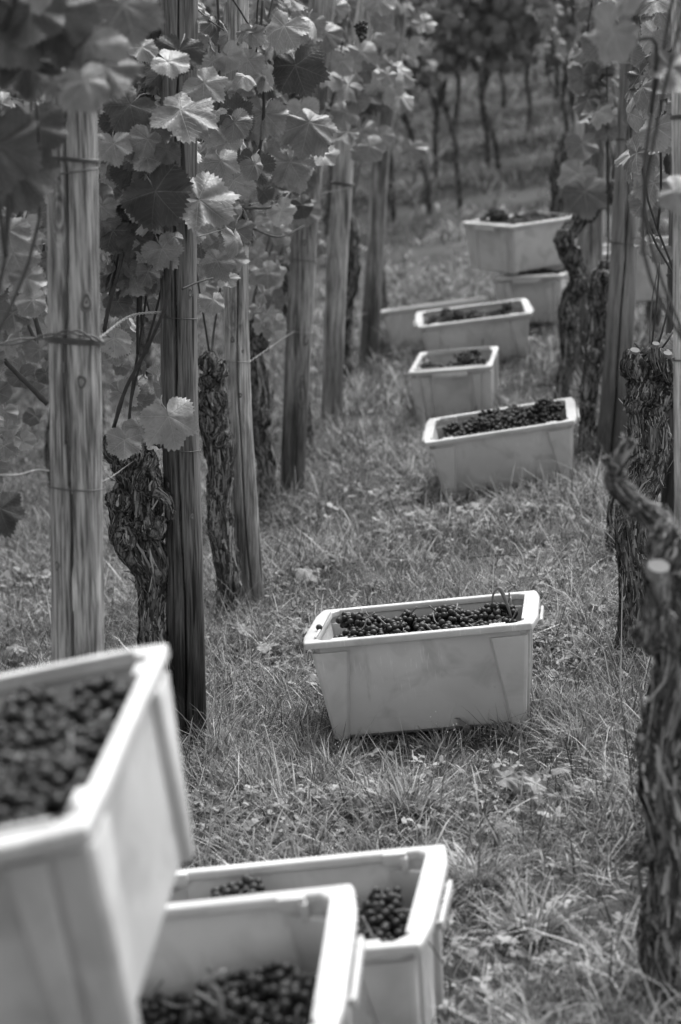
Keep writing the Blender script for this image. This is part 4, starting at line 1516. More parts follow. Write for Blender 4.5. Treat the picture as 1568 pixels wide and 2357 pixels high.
for h in [
    (1, 415, 252, 4.75, 98, 72, .1, .9, HI, 0), (1, 358, 440, 4.72, 100, 35, -.3, .1, HI_D, 1), (2, 458, 458, 4.85, 96, 48, .35, .25, HI, 2),
    (1, 388, 958, 4.70, 82, 18, .1, .3, HI, 3), (1, 287, 1012, 4.75, 52, 0, .1, .6, HI_P, 4), (1, 325, 468, 4.8, 52, -30, -.3, .3, HI, 5),
    (1, 322, 985, 4.85, 45, 10, .2, .4, HI, 7), (1, 270, 630, 5.0, 40, -20, 0, .3, HI, 8), (1, 262, 780, 4.9, 52, 60, 0, .8, HI_P, 9),
    (3, 668, 372, 6.4, 66, 30, .1, .3, HI, 6), (3, 712, 282, 6.4, 80, 40, .3, .2, HI, 7), (3, 655, 60, 6.0, 66, -30, 0, 1.2, HI_P, 8),
    (3, 680, 150, 6.2, 78, 15, -.3, .1, HI_D, 9), (1, 326, 108, 4.6, 44, 40, .2, .8, HI_P, 10), (1, 388, 140, 4.6, 58, 60, .3, .9, HI_P, 11),
    (2, 470, 190, 4.9, 62, 50, .1, .4, HI, 0), (1, 412, 115, 4.7, 70, -10, -.2, .0, HI_D, 1), (2, 548, 262, 5.6, 45, 180, 0, .1, HI_D, 2),
    (2, 508, 370, 5.3, 50, 20, 0, .3, HI, 3), (2, 580, 380, 5.8, 66, -15, -.1, .3, HI_D, 4), (2, 560, 175, 5.6, 40, 80, .1, 1, HI, 5),
    (1, 262, 330, 4.7, 52, 10, 0, .3, HI, 6), (1, 340, 320, 4.7, 50, -20, .2, .2, HI, 7), (1, 385, 345, 4.7, 38, 10, .1, .1, HI_D, 8),
    (1, 300, 240, 4.75, 75, -40, -.1, .1, HI_D, 9), (1, 272, 280, 4.9, 55, 20, .1, .1, HI_D, 10), (1, 300, 390, 4.9, 60, 30, 0, .2, HI_D, 11),
    (2, 520, 640, 5.9, 36, 100, .3, 1, HI_P, 0), (2, 492, 690, 5.7, 40, 15, .6, .1, HI_P, 1), (2, 530, 590, 5.9, 45, 20, 0, .4, HI, 2), (2, 500, 600, 5.8, 48, -30, 0, .3, HI, 3),
    (2, 510, 545, 5.9, 55, -10, 0, .2, HI, 4), (1, 260, 530, 4.9, 58, -20, -.2, .2, HI, 5), (1, 310, 545, 4.9, 52, 40, 0, .2, HI_D, 6), (1, 340, 600, 4.9, 50, 50, .1, .2, HI, 7),
    (1, 400, 545, 4.7, 26, 80, .1, .8, HI, 8),
    (4, 885, 180, 8.6, 62, 12, .2, .7, HI_P, 9), (4, 905, 165, 8.7, 58, 60, .4, .9, HI_P, 10), (4, 876, 310, 8.6, 36, 20, .1, .5, HI_P, 11), (4, 830, 350, 8.5, 28, 0, 0, .3, HI, 0),
    (4, 920, 220, 8.8, 48, 60, .5, .8, HI_P, 1), (4, 845, 200, 8.6, 50, -20, 0, .3, HI, 2), (4, 790, 255, 8.2, 45, -50, .1, .3, HI, 3), (3, 745, 355, 6.6, 40, 95, .1, 1.1, HI_P, 4), (3, 690, 410, 6.5, 40, 20, .8, .1, HI_P, 5),
    (4, 800, 195, 8.0, 46, 40, .2, .9, HI_P, 6), (4, 760, 170, 7.8, 40, 70, .2, 1.0, HI_P, 7), (4, 750, 75, 7.6, 50, 30, .1, .6, HI, 8), (4, 830, 120, 8.3, 50, 20, .1, .4, HI, 9),
    (3, 610, 260, 6.2, 62, -10, 0, .2, HI, 10), (3, 620, 190, 6.3, 50, -40, 0, .4, HI_D, 11), (3, 600, 120, 6.3, 55, 60, 0, .3, HI, 0), (3, 700, 480, 7.6, 50, 0, 0, .3, HI, 1),
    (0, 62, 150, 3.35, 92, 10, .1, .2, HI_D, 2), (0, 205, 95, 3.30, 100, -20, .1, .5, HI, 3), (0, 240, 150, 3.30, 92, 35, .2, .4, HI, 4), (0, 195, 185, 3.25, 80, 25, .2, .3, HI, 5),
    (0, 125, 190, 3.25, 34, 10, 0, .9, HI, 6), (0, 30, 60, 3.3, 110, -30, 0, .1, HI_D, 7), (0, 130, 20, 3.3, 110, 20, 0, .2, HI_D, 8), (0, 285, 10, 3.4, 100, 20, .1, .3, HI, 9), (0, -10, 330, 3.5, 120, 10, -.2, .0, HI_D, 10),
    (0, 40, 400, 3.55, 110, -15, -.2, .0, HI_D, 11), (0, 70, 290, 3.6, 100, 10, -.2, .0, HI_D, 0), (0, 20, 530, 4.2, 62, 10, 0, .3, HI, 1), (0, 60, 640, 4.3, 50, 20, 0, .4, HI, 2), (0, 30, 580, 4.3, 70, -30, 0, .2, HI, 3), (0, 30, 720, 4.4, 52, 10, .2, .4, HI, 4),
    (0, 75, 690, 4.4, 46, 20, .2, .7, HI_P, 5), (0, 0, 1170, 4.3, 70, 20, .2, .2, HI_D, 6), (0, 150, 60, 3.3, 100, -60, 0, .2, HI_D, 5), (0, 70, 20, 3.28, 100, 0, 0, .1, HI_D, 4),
]:
    hero(*h)
for h in [
    ((q3, c3), 1388, 95, 7.6, 58, 0, -.2, .4, HI, 1), ((q3, c3), 1362, 262, 8.4, 40, -50, -.2, .9, HI, 2), ((q4, c4), 1345, 440, 8.9, 64, 10, -.2, .3, HI, 3), ((q4, c4), 1330, 400, 9.0, 55, -20, -.1, .7, HI_P, 4),
    ((q2, c2), 1500, 340, 6.2, 50, 40, -.1, .3, HI, 5), ((q2, c2), 1505, 420, 6.2, 60, -20, -.2, .5, HI, 6), ((q2, c2), 1490, 460, 6.3, 50, 0, -.2, .3, HI, 7), ((q2, c2), 1535, 230, 6.0, 66, 10, -.2, .1, HI_D, 8),
    ((q1, c1), 1558, 440, 3.3, 62, 60, -.2, .6, HI, 9), ((q2, c2), 1540, 300, 6.0, 60, 10, 0, .3, HI, 10), ((q2, c2), 1520, 575, 6.3, 40, -40, 0, .3, HI, 11), ((q2, c2), 1490, 560, 6.3, 36, 30, -.1, .7, HI_P, 0),
    ((q2, c2), 1500, 120, 6.1, 56, -20, -.1, .5, HI, 1), ((q2, c2), 1545, 60, 6.0, 60, 20, -.1, .2, HI_D, 2), ((q2, c2), 1555, 800, 5.35, 60, -40, -.2, .3, HI, 3), ((q3, c3), 1430, 60, 7.8, 50, 30, 0, .3, HI_D, 4),
    ((q3, c3), 1410, 180, 8.4, 50, 30, 0, .3, HI, 4), ((q3, c3), 1340, 330, 8.7, 45, 10, 0, .3, HI, 4),
]:
    hero(*h)
# a thick cane with side shoot that crosses the gap in the left row
for vine, pts, r in ((1, [(262, 985, 4.9), (290, 895, 4.88), (335, 810, 4.85), (365, 745, 4.8), (385, 690, 4.78), (395, 600, 4.78)], .0052),
                     (1, [(240, 760, 4.9), (255, 690, 4.9), (280, 600, 4.9), (300, 500, 4.95)], .005),
                     (3, [(560, 455, 6.2), (585, 400, 6.2), (605, 300, 6.2), (607, 190, 6.2), (600, 100, 6.3), (605, 0, 6.3)], .006),
                     (0, [(100, 800, 4.6), (60, 660, 4.6), (20, 560, 4.6)], .006), (0, [(110, 930, 4.7), (40, 860, 4.7), (-20, 800, 4.7)], .007),
                     (0, [(20, 540, 4.5), (60, 470, 4.5), (95, 420, 4.5)], .005), (1, [(240, 770, 5.0), (250, 700, 5.0), (272, 585, 5.0)], .005), (1, [(300, 560, 5.0), (325, 640, 5.1), (345, 720, 5.1)], .0035), (3, [(560, 480, 6.3), (640, 470, 6.6), (700, 400, 7.0)], .005),
                     (3, [(570, 520, 6.6), (640, 545, 6.9), (700, 520, 7.2)], .004), (1, [(245, 560, 5.1), (290, 480, 5.1), (330, 380, 5.1), (340, 200, 5.1), (335, 20, 5.1)], .006), (4, [(735, 330, 8.2), (765, 230, 8.2), (790, 90, 8.2)], .005),
                     (0, [(-10, 600, 4.5), (30, 640, 4.5), (70, 760, 4.5), (100, 800, 4.5)], .005), (2, [(470, 420, 5.6), (500, 300, 5.6), (505, 100, 5.6), (500, -20, 5.6)], .005), (0, [(60, 690, 4.8), (95, 600, 4.8), (103, 560, 4.8)], .004),
                     (1, [(420, 665, 4.7), (455, 650, 4.75), (490, 640, 4.8)], .0026)):
    root, base = VR[vine]
    C = catmull([at(*p) for p in pts], 20)
    V, F = tube(C, np.linspace(r, r * .75, 20), 7, True, lambda i, j, a: 1.25 if i % 6 == 2 else 1)
    link('cane', mesh_from('vine_cane', [np.array(v) - np.array(base) for v in V], F, True, [CANE]), root)

# a small bunch left hanging among the leaves
hb = empty('grape_bunch', at(832, 72, 7.9), 'small grape bunch still hanging among the leaves of the left row', 'grapes')
rg2 = random.Random(3)
for p in LAYOUTS[2]:
    g = link('grape', BERRY, hb)
    g.location = (p[1] * .8, p[2] * .8 - .01, -p[0] * .7)
    r = rg2.uniform(.006, .008)
    g.scale = (r, r, r)
hb2 = empty('grape_bunch', at(1495, 330, 6.9), 'shrivelled dark grape bunch hanging beside the smooth split post', 'grapes')
for p in LAYOUTS[4]:
    g = link('grape', BERRY, hb2)
    g.location = (p[1] * .8, p[2] * .8 - .01, -p[0] * .8)
    r = rg2.uniform(.005, .007)
    g.scale = (r, r, r)

# ------------------------------------------------------------------ neighbouring rows and the block beyond
def simple_vine(x, y, label, group, seed, meshset, detailed, dirv, side=1, th=.85, zt=2.1, lean=0, nleaf=120, rt=.024, Rr=(.05, .085), canb=1.05):
    rg = random.Random(seed)
    gz = float(ground_z(x, y))
    base = (x, y, gz)
    root = empty('grape_vine', base, label, 'vine', group)
    P = [(0, 0, -.05), (lean * .2 + rg.uniform(-.02, .02), 0, th * .3), (lean * .5 + rg.uniform(-.05, .05), rg.uniform(-.04, .04), th * .65), (lean + rg.uniform(-.05, .05), rg.uniform(-.05, .05), th), (lean * 1.2 + rg.uniform(-.08, .08), rg.uniform(-.1, .1), th + .15)]
    C = catmull(P, 18)
    V, F = trunk_mesh('vine_trunk', C, np.interp(np.arange(18), [0, 8, 14, 17], [rt * 1.1, rt, rt * 1.4, rt * .7]), seed, .2, 12)
    link('trunk', mesh_from('vine_trunk', V, F, True, [BARK]), root)
    head = Vector(base) + Vector(P[3])
    if detailed:
        canes_and_leaves(root, base, head, rg, 9, gz + canb, gz + zt, meshset, Rr, side, (1.0, .22), .055, dirv, .95, nleaf, 4, leafmin=gz + canb)
    else:
        V, T, o = [], [], 0
        tr = []
        for k in range(nleaf):
            me, end = LOW[rg.randrange(8)]
            nrm = Vector((rg.gauss(0, .6), -rg.uniform(.0, 1), rg.uniform(.0, 1)))
            tip = Vector((rg.gauss(0, .5), -.2, -1))
            p = Vector((rg.uniform(-.75, .75), rg.uniform(-.25, .25), canb + (zt - canb) * rg.random() ** .9))
            M = leaf_matrix(p, Vector((0, 0, 0)), tip, nrm, rg.uniform(*Rr))
            tr.append((me, M))
        # joined foliage
        VV, FF, UVs = [], [], []
        for me, M in tr:
            co = LOWV[me.name]
            A = np.array(M)
            VV.append(co[0] @ A[:3, :3].T + A[:3, 3])
            FF.append(co[1] + o)
            UVs.append(co[2])
            o += len(co[0])
        m = tri_mesh('foliage', np.vstack(VV), np.vstack(FF), None, rg.choice([LEAF, LEAF_DARK, LEAF]))
        l = m.uv_layers.new(name='UVMap')
        vi = np.zeros(len(m.loops), dtype=np.int32)
        m.loops.foreach_get('vertex_index', vi)
        l.data.foreach_set('uv', np.vstack(UVs).astype(np.float32)[vi].ravel())
        f = link('foliage', m, root)
        f['kind'] = 'stuff'
    return root


LOWV = {}
for me, end in LOW:
    me.calc_loop_triangles()
    co = np.array([v.co[:] for v in me.vertices])
    tr = np.array([t.vertices[:] for t in me.loop_triangles])
    uvv = co[:, :2].copy()
    LOWV[me.name] = (co, tr, uvv)

k = 0
# outer row on the left, seen through the gaps
for i, y in enumerate([5.6, 6.6, 7.6, 8.7, 9.8, 11.0, 12.2, 13.4]):
    x = -1.78 + .0986 * (y - 4) + rnd.uniform(-.04, .04)
    simple_vine(x, y, 'vine of the next row left, %s in distance, seen between the posts' % ORD[i], 'vines of the next row to the left', 200 + i, MID, True, LEFT_DIR, 1, .8, 2.1, rnd.uniform(-.08, .08), 200, .038, canb=.62)
for i, y in enumerate([8, 9.2, 10.4, 11.6, 12.8, 14, 15.2, 16.5]):
    x = -3.0 + .0986 * (y - 4) + rnd.uniform(-.04, .04)
    simple_vine(x, y, 'shadowy vine two rows away to the left, %s in distance' % ORD[i], 'vines two rows to the left', 220 + i, MID, False, LEFT_DIR, 1, .8, 2.2, rnd.uniform(-.08, .08), 380, .036, canb=.65)
# outer row on the right
for i, y in enumerate([7.4, 8.6, 9.8, 11, 12.3, 13.6]):
    x = 2.15 + .11 * (y - 6) + rnd.uniform(-.04, .04)
    simple_vine(x, y, 'vine of the next row right, %s in distance, behind the posts' % ORD[i], 'vines of the next row to the right', 240 + i, MID, True, RIGHT_DIR, -1, .8, 2.3, rnd.uniform(-.08, .08), 110, .036, canb=.95)
# rows across the slope beyond the aisle
rowsY = [13.6, 15.4, 17.2, 19.1, 21.1, 23.2, 25.6]
bgspots = [[(.62, -.26), (2.35, 0), (-.4, 0), (-1.4, 0), (3.2, 0)], [(1.42, -.22), (.42, -.12), (1.9, -.1), (2.4, .1), (-.7, 0), (-.1, 0), (.95, -.15), (-1.7, 0), (3.2, 0)],
           [(1.30, -.05), (.85, -.10), (1.95, .1), (2.7, .3), (.1, 0), (-.9, 0), (-2, 0), (3.6, 0)], [(1.1, 0), (1.8, .05), (2.5, -.1), (.4, 0), (-.6, 0), (-1.6, 0), (3.3, 0), (4.1, 0)]]
for r, y in enumerate(rowsY):
    if r < len(bgspots): spots = bgspots[r]
    else: spots = [(x + rnd.uniform(-.15, .15), rnd.uniform(-.15, .15)) for x in np.arange(-3.2, 5.4, .7)]
    spots = sorted(spots)
    for i, (x, ln) in enumerate(spots):
        yy = y + .10 * x + rnd.uniform(-.12, .12)
        if (r, round(x, 2)) in ((0, .62), (1, 1.42)):
            gp = ground_at(*((990, 492) if r == 0 else (1150, 396)))
            x, yy = float(gp[0]), float(gp[1])
        if r < 2:
            simple_vine(x, yy, 'blurred vine of the %s cross row beyond the crates, %s from left' % (ORD[r], ORD[i]), 'vines of the first cross rows', 300 + 20 * r + i, MID, True, (1, .1), -1, .85, 2.15, ln, 290, .021, (.05, .082), canb=.94)
        else:
            simple_vine(x, yy, 'dim vine high on the slope, %s cross row up, %s from left' % (ORD[r], ORD[i]), 'vines of the upper cross rows', 300 + 20 * r + i, MID, False, (1, .1), -1, .85, 2.2, ln, 520, .020, (.05, .085), canb=.92)

# ------------------------------------------------------------------ trellis wires
def wire(pts, label, r, mat, twist=0, wavy=0, group=None):
    P = [at(*p) for p in pts]
    L = sum(np.linalg.norm(P[i + 1] - P[i]) for i in range(len(P) - 1))
    n = max(10, int(L / .012) if (twist or wavy) else 16)
    n = min(n, 500)
    C = catmull(P, n)
    bag = Bag()
    if twist:
        for ph in (0, math.pi):
            K = [c + twist * np.array([math.sin(i * .9 + ph) * .3, math.cos(i * .9 + ph) * .7, math.cos(i * .9 + ph)]) for i, c in enumerate(C)]
            V, F = tube(K, r, 5); bag.add(V, F)
    else:
        K = [c + wavy * np.array([0, 0, math.sin(i * .8)]) for i, c in enumerate(C)]
        V, F = tube(K, r, 5); bag.add(V, F)
    o = link('trellis_wire', mesh_from('trellis_wire', bag.V, bag.F, True, [mat]))
    return tag(o, label, 'wire', group)


Y2, Y3, Y4, Y5, Y6 = [float(p[1]) for p in (p2, p3, p4, p5, p6)]
wire([(-40, 800, 3.9), (105, 775, 3.93), (175, 765, 3.93), (240, 790, 3.97)], 'thick twisted dark wire crossing the nearest post', .0022, WIRE, .004)
wire([(225, 782, 4.05), (300, 728, 4.6), (372, 718, Y2 - .06)], 'twisted wire strand between the nearest post and the dark-footed post', .0012, WIRE_PALE, .0022)
wire([(55, 412, 4.0), (105, 405, 3.93), (225, 388, 3.95)], 'wire end hooked round the nearest post below the leaves', .0022, WIRE)
wire([(-30, 1102, 3.95), (50, 1088, 3.97), (120, 1082, 4.06)], 'thin pale wavy wire running out of the picture at the left', .0012, WIRE_PALE, 0, .003)
wire([(120, 1130, 4.06), (236, 1108, 4.1), (310, 1060, 4.9), (380, 1030, Y2 + .05)], 'lowest thin wire of the left row', .0011, WIRE_PALE)
wire([(575, 832, Y3), (680, 762, Y4 - .05), (740, 745, Y5 - .1), (850, 720, Y6)], 'low wavy wire strung between the leaning posts of the left row', .0014, WIRE_PALE, 0, .002)
wire([(575, 625, Y3), (670, 602, Y4 - .05), (770, 590, Y5)], 'middle wire of the left row at the leaning posts', .0014, WIRE)
wire([(455, 480, Y2), (570, 470, Y3), (690, 455, Y4 - .05), (815, 430, Y5 - .03)], 'dark upper wire of the left row tied at the pale leaning post', .0018, WIRE, 0, .001)
wire([(455, 545, Y2), (570, 515, Y3 + .05), (700, 498, Y4)], 'second dark wire just under the upper wire of the left row', .0016, WIRE)
wire([(560, 480, 6.2), (590, 552, 6.1)], 'cut wire end pointing down beside the pale cracked post', .0016, WIRE)
wire([(-20, 585, 4.4), (105, 562, 4.4)], 'dark wire among the leaves left of the nearest post', .0016, WIRE)
wire([(1388, 555, 8.6), (1468, 547, 7.9), (1545, 535, 7.2)], 'wire band stretching right from the smooth split post', .0018, WIRE)
wire([(1320, 15, 9.6), (1370, 30, 9.5), (1450, 28, 8.2)], 'dark wire at the top between two right posts', .0025, WIRE)
wire([(880, 15, Y6), (985, 20, 12.4), (1060, 40, 13.4)], 'thick wire tail leaving the farthest left post at the top', .004, WIRE)
wire([(1519, 600, 6.5), (1500, 700, 6.45), (1496, 790, 6.4)], 'grey cord hanging from the dark slim post to the knobbly trunk', .0028, WIRE)

# ------------------------------------------------------------------ grass
inv = [np.array(M.inverted()) for M in CRATES]


def in_crate(x, y, z, pad=0.0):
    m = np.zeros(len(x), bool)
    P = np.stack([x, y, z + .05, np.ones_like(x)], 1)
    for I in inv:
        q = P @ I.T
        m |= (np.abs(q[:, 0]) < CL / 2 - .06 + pad) & (np.abs(q[:, 1]) < CW / 2 - .035 + pad) & (q[:, 2] > -.05) & (q[:, 2] < .30)
    return m


def band_points(y0, y1, dens, g):
    """uniform points in the part of the slope the picture can see, with a margin"""
    hw0, hw1 = .19 * y0 + .45, .19 * y1 + .45
    A = (hw0 + hw1) * (y1 - y0)
    n = int(A * dens)
    y = np.sqrt(g.uniform(y0 ** 2, y1 ** 2, n))
    x = g.uniform(-1, 1, n) * (.19 * y + .45)
    return x, y


def row_dist(x, y):
    dl = np.abs(x - (-.53 + .0986 * (y - 4)))
    dr = np.abs(x - (.65 + .11 * (y - 3.85)))
    return np.minimum(dl, dr)


def grass(name, y0, y1, dens, L0, W0, seed, label):
    g = np.random.default_rng(seed)
    x, y = band_points(y0, y1, dens, g)
    # gather part of the blades in tufts
    nt_ = max(1, len(x) // 26)
    tx, ty = band_points(y0, y1, 1, g)
    ti = g.integers(0, nt_, len(x))
    cx = x[ti]; cy = y[ti]
    tf = g.random(len(x)) < .55
    sp = .012 + .02 * g.random(len(x))
    x = np.where(tf, cx + g.normal(0, 1, len(x)) * sp, x)
    y = np.where(tf, cy + g.normal(0, 1, len(x)) * sp, y)
    patch = sm_noise(x, y, 1.6, 1.0)
    fine = sm_noise(x, y, 5.5, 4.0)
    keep = g.random(len(x)) < np.clip(.78 + .45 * patch + .25 * fine, .15, 1)
    far = y > 12.8
    # bare strips under the cross rows
    strip = np.cos((y - .10 * x - 13.6) / 1.83 * 2 * math.pi)
    keep &= ~(far & (strip > .15) & (g.random(len(x)) < .9))
    x, y, patch, fine, ti, tf = x[keep], y[keep], patch[keep], fine[keep], ti[keep], tf[keep]
    z = ground_z(x, y)
    ok = ~in_crate(x, y, z)
    x, y, z, patch, fine, ti, tf = x[ok], y[ok], z[ok], patch[ok], fine[ok], ti[ok], tf[ok]
    n = len(x)
    tl = np.clip(g.lognormal(0, .35, 200000)[ti % 200000], .5, 2.0)
    L = L0 * np.clip(g.lognormal(-.1, .35, n), .3, 2.2) * (1 + .35 * patch) * np.where(tf, tl, 1)
    L *= np.where(row_dist(x, y) < .15, 1.25, 1)
    Wd = W0 * g.uniform(.5, 1.4, n)
    az = g.uniform(0, 2 * math.pi, n)
    # in tufts blades lean outwards
    lean = np.abs(g.normal(.45, .35, n)) + .1
    dx, dy = np.cos(az), np.sin(az)
    sxv, syv = -dy, dx
    rot = g.normal(0, .6, n)
    sx2 = sxv * np.cos(rot) - syv * np.sin(rot)
    sy2 = sxv * np.sin(rot) + syv * np.cos(rot)
    curv = np.abs(g.normal(.5, .4, n))
    t1, t2, t3 = .38, .75, 1.0

    def pt(t):
        a = lean + curv * t
        hx = L * t * np.sin(np.clip(a, 0, 1.75))
        hz = L * t * np.cos(np.clip(a, 0, 1.6))
        return np.stack([x + dx * hx, y + dy * hx, z - .008 + np.maximum(hz, .004)], 1)
    side = np.stack([sx2 * Wd / 2, sy2 * Wd / 2, np.zeros(n)], 1)
    a0, a1, a2, a3 = pt(0), pt(t1), pt(t2), pt(t3)
    V = np.stack([a0 - side * .7, a0 + side * .7, a1 - side, a1 + side, a2 - side * .65, a2 + side * .65, a3], 1).reshape(-1, 3)
    i = (np.arange(n) * 7)[:, None]
    T = np.concatenate([i + np.array([[0, 1, 3]]), i + np.array([[0, 3, 2]]), i + np.array([[2, 3, 5]]), i + np.array([[2, 5, 4]]), i + np.array([[4, 5, 6]])])
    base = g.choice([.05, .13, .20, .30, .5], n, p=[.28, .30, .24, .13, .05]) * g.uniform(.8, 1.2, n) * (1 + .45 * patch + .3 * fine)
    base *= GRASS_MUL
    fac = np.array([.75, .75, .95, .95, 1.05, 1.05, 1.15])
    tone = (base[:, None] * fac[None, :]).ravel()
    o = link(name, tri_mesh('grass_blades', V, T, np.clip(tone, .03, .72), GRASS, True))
    tag(o, label, 'grass', None, 'stuff')
    return n


GRASS_MUL = 1.35
nb = 0


def tufts():
    """long splayed tussocks that stand out of the turf"""
    g = np.random.default_rng(77)
    P = []
    for (px, py, n, L) in [(940, 1880, 260, .15), (860, 1860, 200, .13), (600, 1830, 150, .13), (700, 1760, 110, .12), (1330, 1720, 170, .15), (1290, 1650, 120, .13), (520, 1740, 110, .12), (470, 1680, 90, .10),
                           (1230, 1640, 130, .12), (1100, 2050, 160, .14), (1230, 2160, 160, .15), (760, 1800, 120, .12), (1020, 1740, 100, .09), (1180, 1700, 100, .10), (660, 1600, 90, .12), (1250, 1250, 110, .10), (1380, 1240, 100, .13),
                           (800, 1730, 70, .08), (900, 1715, 70, .07), (1100, 1695, 70, .07), (620, 1340, 60, .12), (960, 1160, 90, .1), (1300, 1130, 90, .1), (1100, 1150, 80, .09)]:
        c = ground_at(px, py)
        for _ in range(n):
            a = g.uniform(0, 6.283)
            r = abs(g.normal(0, .022))
            P.append((c[0] + r * math.cos(a) * 1.4, c[1] + r * math.sin(a), a + g.normal(0, .5), L * g.uniform(.5, 1.15)))
    for M in (CRATES[0], CRATES[1], CRATES[2], CRATES[3], CRATES[7]):
        A = np.array(M)
        for _ in range(900):
            e = g.integers(0, 4)
            t = g.uniform(-1, 1)
            u = np.array([t * (CL / 2 - .02), (CW / 2 - .030) * (1 if e == 0 else -1), 0, 1]) if e < 2 else np.array([(CL / 2 - .045) * (1 if e == 2 else -1), t * (CW / 2 - .02), 0, 1])
            u[:2] *= g.uniform(1.0, 1.10)
            q = A @ u
            P.append((q[0], q[1], g.uniform(0, 6.28), g.uniform(.02, .085) * (1.3 if g.random() < .1 else 1)))
    P = np.array(P)
    x, y, az, L = P.T
    z = ground_z(x, y)
    ok = ~in_crate(x, y, z, -.005)
    x, y, az, L, z = x[ok], y[ok], az[ok], L[ok], z[ok]
    n = len(x)
    lean = g.uniform(.1, .9, n)
    curv = g.uniform(.2, 1.1, n)
    W = g.uniform(.0016, .0042, n)
    dx, dy = np.cos(az), np.sin(az)
    side = np.stack([-dy * W / 2, dx * W / 2, np.zeros(n)], 1)
    rows = []
    X = np.stack([x, y, z - .005], 1)
    prev_t = 0
    ts = [0, .25, .5, .75, 1.0]
    cur = X.copy()
    for k, t in enumerate(ts):
        if k:
            a = np.clip(lean + curv * t * 1.2, 0, 1.9)
            d = np.stack([dx * np.sin(a), dy * np.sin(a), np.cos(a)], 1)
            cur = cur + d * (L * .25)[:, None]
        if k < 4:
            w_ = [.8, 1, .9, .6][k]
            rows += [cur - side * w_, cur + side * w_]
        else: rows.append(cur)
    V = np.stack(rows, 1).reshape(-1, 3)
    i = (np.arange(n) * 9)[:, None]
    tr = []
    for k in range(3):
        b = 2 * k
        tr += [[b, b + 1, b + 3], [b, b + 3, b + 2]]
    tr.append([6, 7, 8])
    T = np.concatenate([i + np.array([q]) for q in tr])
    base = g.choice([.14, .24, .36, .55], n, p=[.25, .4, .25, .1])
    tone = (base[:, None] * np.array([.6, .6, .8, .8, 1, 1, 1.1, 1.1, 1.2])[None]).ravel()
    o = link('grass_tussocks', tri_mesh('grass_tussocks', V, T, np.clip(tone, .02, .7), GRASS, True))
    tag(o, 'long-bladed grass tussocks splaying out of the short turf', 'grass', None, 'stuff')


tufts()
nb += grass('grass', 2.6, 4.2, 11000, .075, .0034, 1, 'blurred foreground turf around the lowest crates')
nb += grass('grass', 4.2, 6.6, 18000, .072, .0028, 2, 'sharp turf of fine mixed blades around the single focused crate')
nb += grass('grass', 6.6, 9.2, 9000, .080, .0036, 3, 'pale turf in the aisle around the heaped crate')
nb += grass('grass', 9.2, 12.8, 3600, .090, .0055, 4, 'soft turf around the far stacked crates')
nb += grass('grass', 12.8, 27, 650, .11, .013, 5, 'far grass strips between the cross rows on the slope')


def seed_heads():
    """fine stalks with tiny pale seeds"""
    g = np.random.default_rng(33)
    V, T, tone = [], [], []
    o = 0
    centres = [ground_at(470, 1690), ground_at(455, 1720), ground_at(1180, 1680), ground_at(1300, 1560), ground_at(560, 1640), ground_at(1000, 1480), ground_at(740, 1300), ground_at(1330, 1640)]
    spots = []
    for c in centres:
        for _ in range(12): spots.append((c[0] + g.normal(0, .045), c[1] + g.normal(0, .05)))
    x, y = band_points(4, 8.5, 45, g)
    spots += list(zip(x, y))
    for (x, y) in spots:
        z = float(ground_z(x, y))
        if in_crate(np.array([x]), np.array([y]), np.array([z]), .05)[0]: continue
        h = g.uniform(.06, .13)
        tx, ty = g.normal(0, .02), g.normal(0, .02)
        w_ = .0005
        P = np.array([(x - w_, y, z), (x + w_, y, z), (x + tx, y + ty, z + h)])
        V.append(P); T.append([[o, o + 1, o + 2]]); tone += [.25] * 3; o += 3
        for k in range(int(g.integers(4, 12))):
            t = g.uniform(.55, 1.0)
            c = np.array([x + tx * t + g.normal(0, .010), y + ty * t + g.normal(0, .010), z + h * t + g.normal(0, .006)])
            s = g.uniform(.0009, .0016)
            Q = c + s * np.array([(1, 0, 0), (-.5, .87, 0), (-.5, -.87, 0), (0, 0, 1.4), (0, 0, -1.4)])
            V.append(Q)
            T.append(np.array([(0, 1, 3), (1, 2, 3), (2, 0, 3), (1, 0, 4), (2, 1, 4), (0, 2, 4)]) + o)
            tone += [.75] * 5
            o += 5
    ob = link('seed_heads', tri_mesh('seed_heads', np.vstack(V), np.vstack(T), tone, WEED, True))
    tag(ob, 'fine grass stalks with tiny pale seeds rising out of the turf', 'grass', None, 'stuff')


seed_heads()


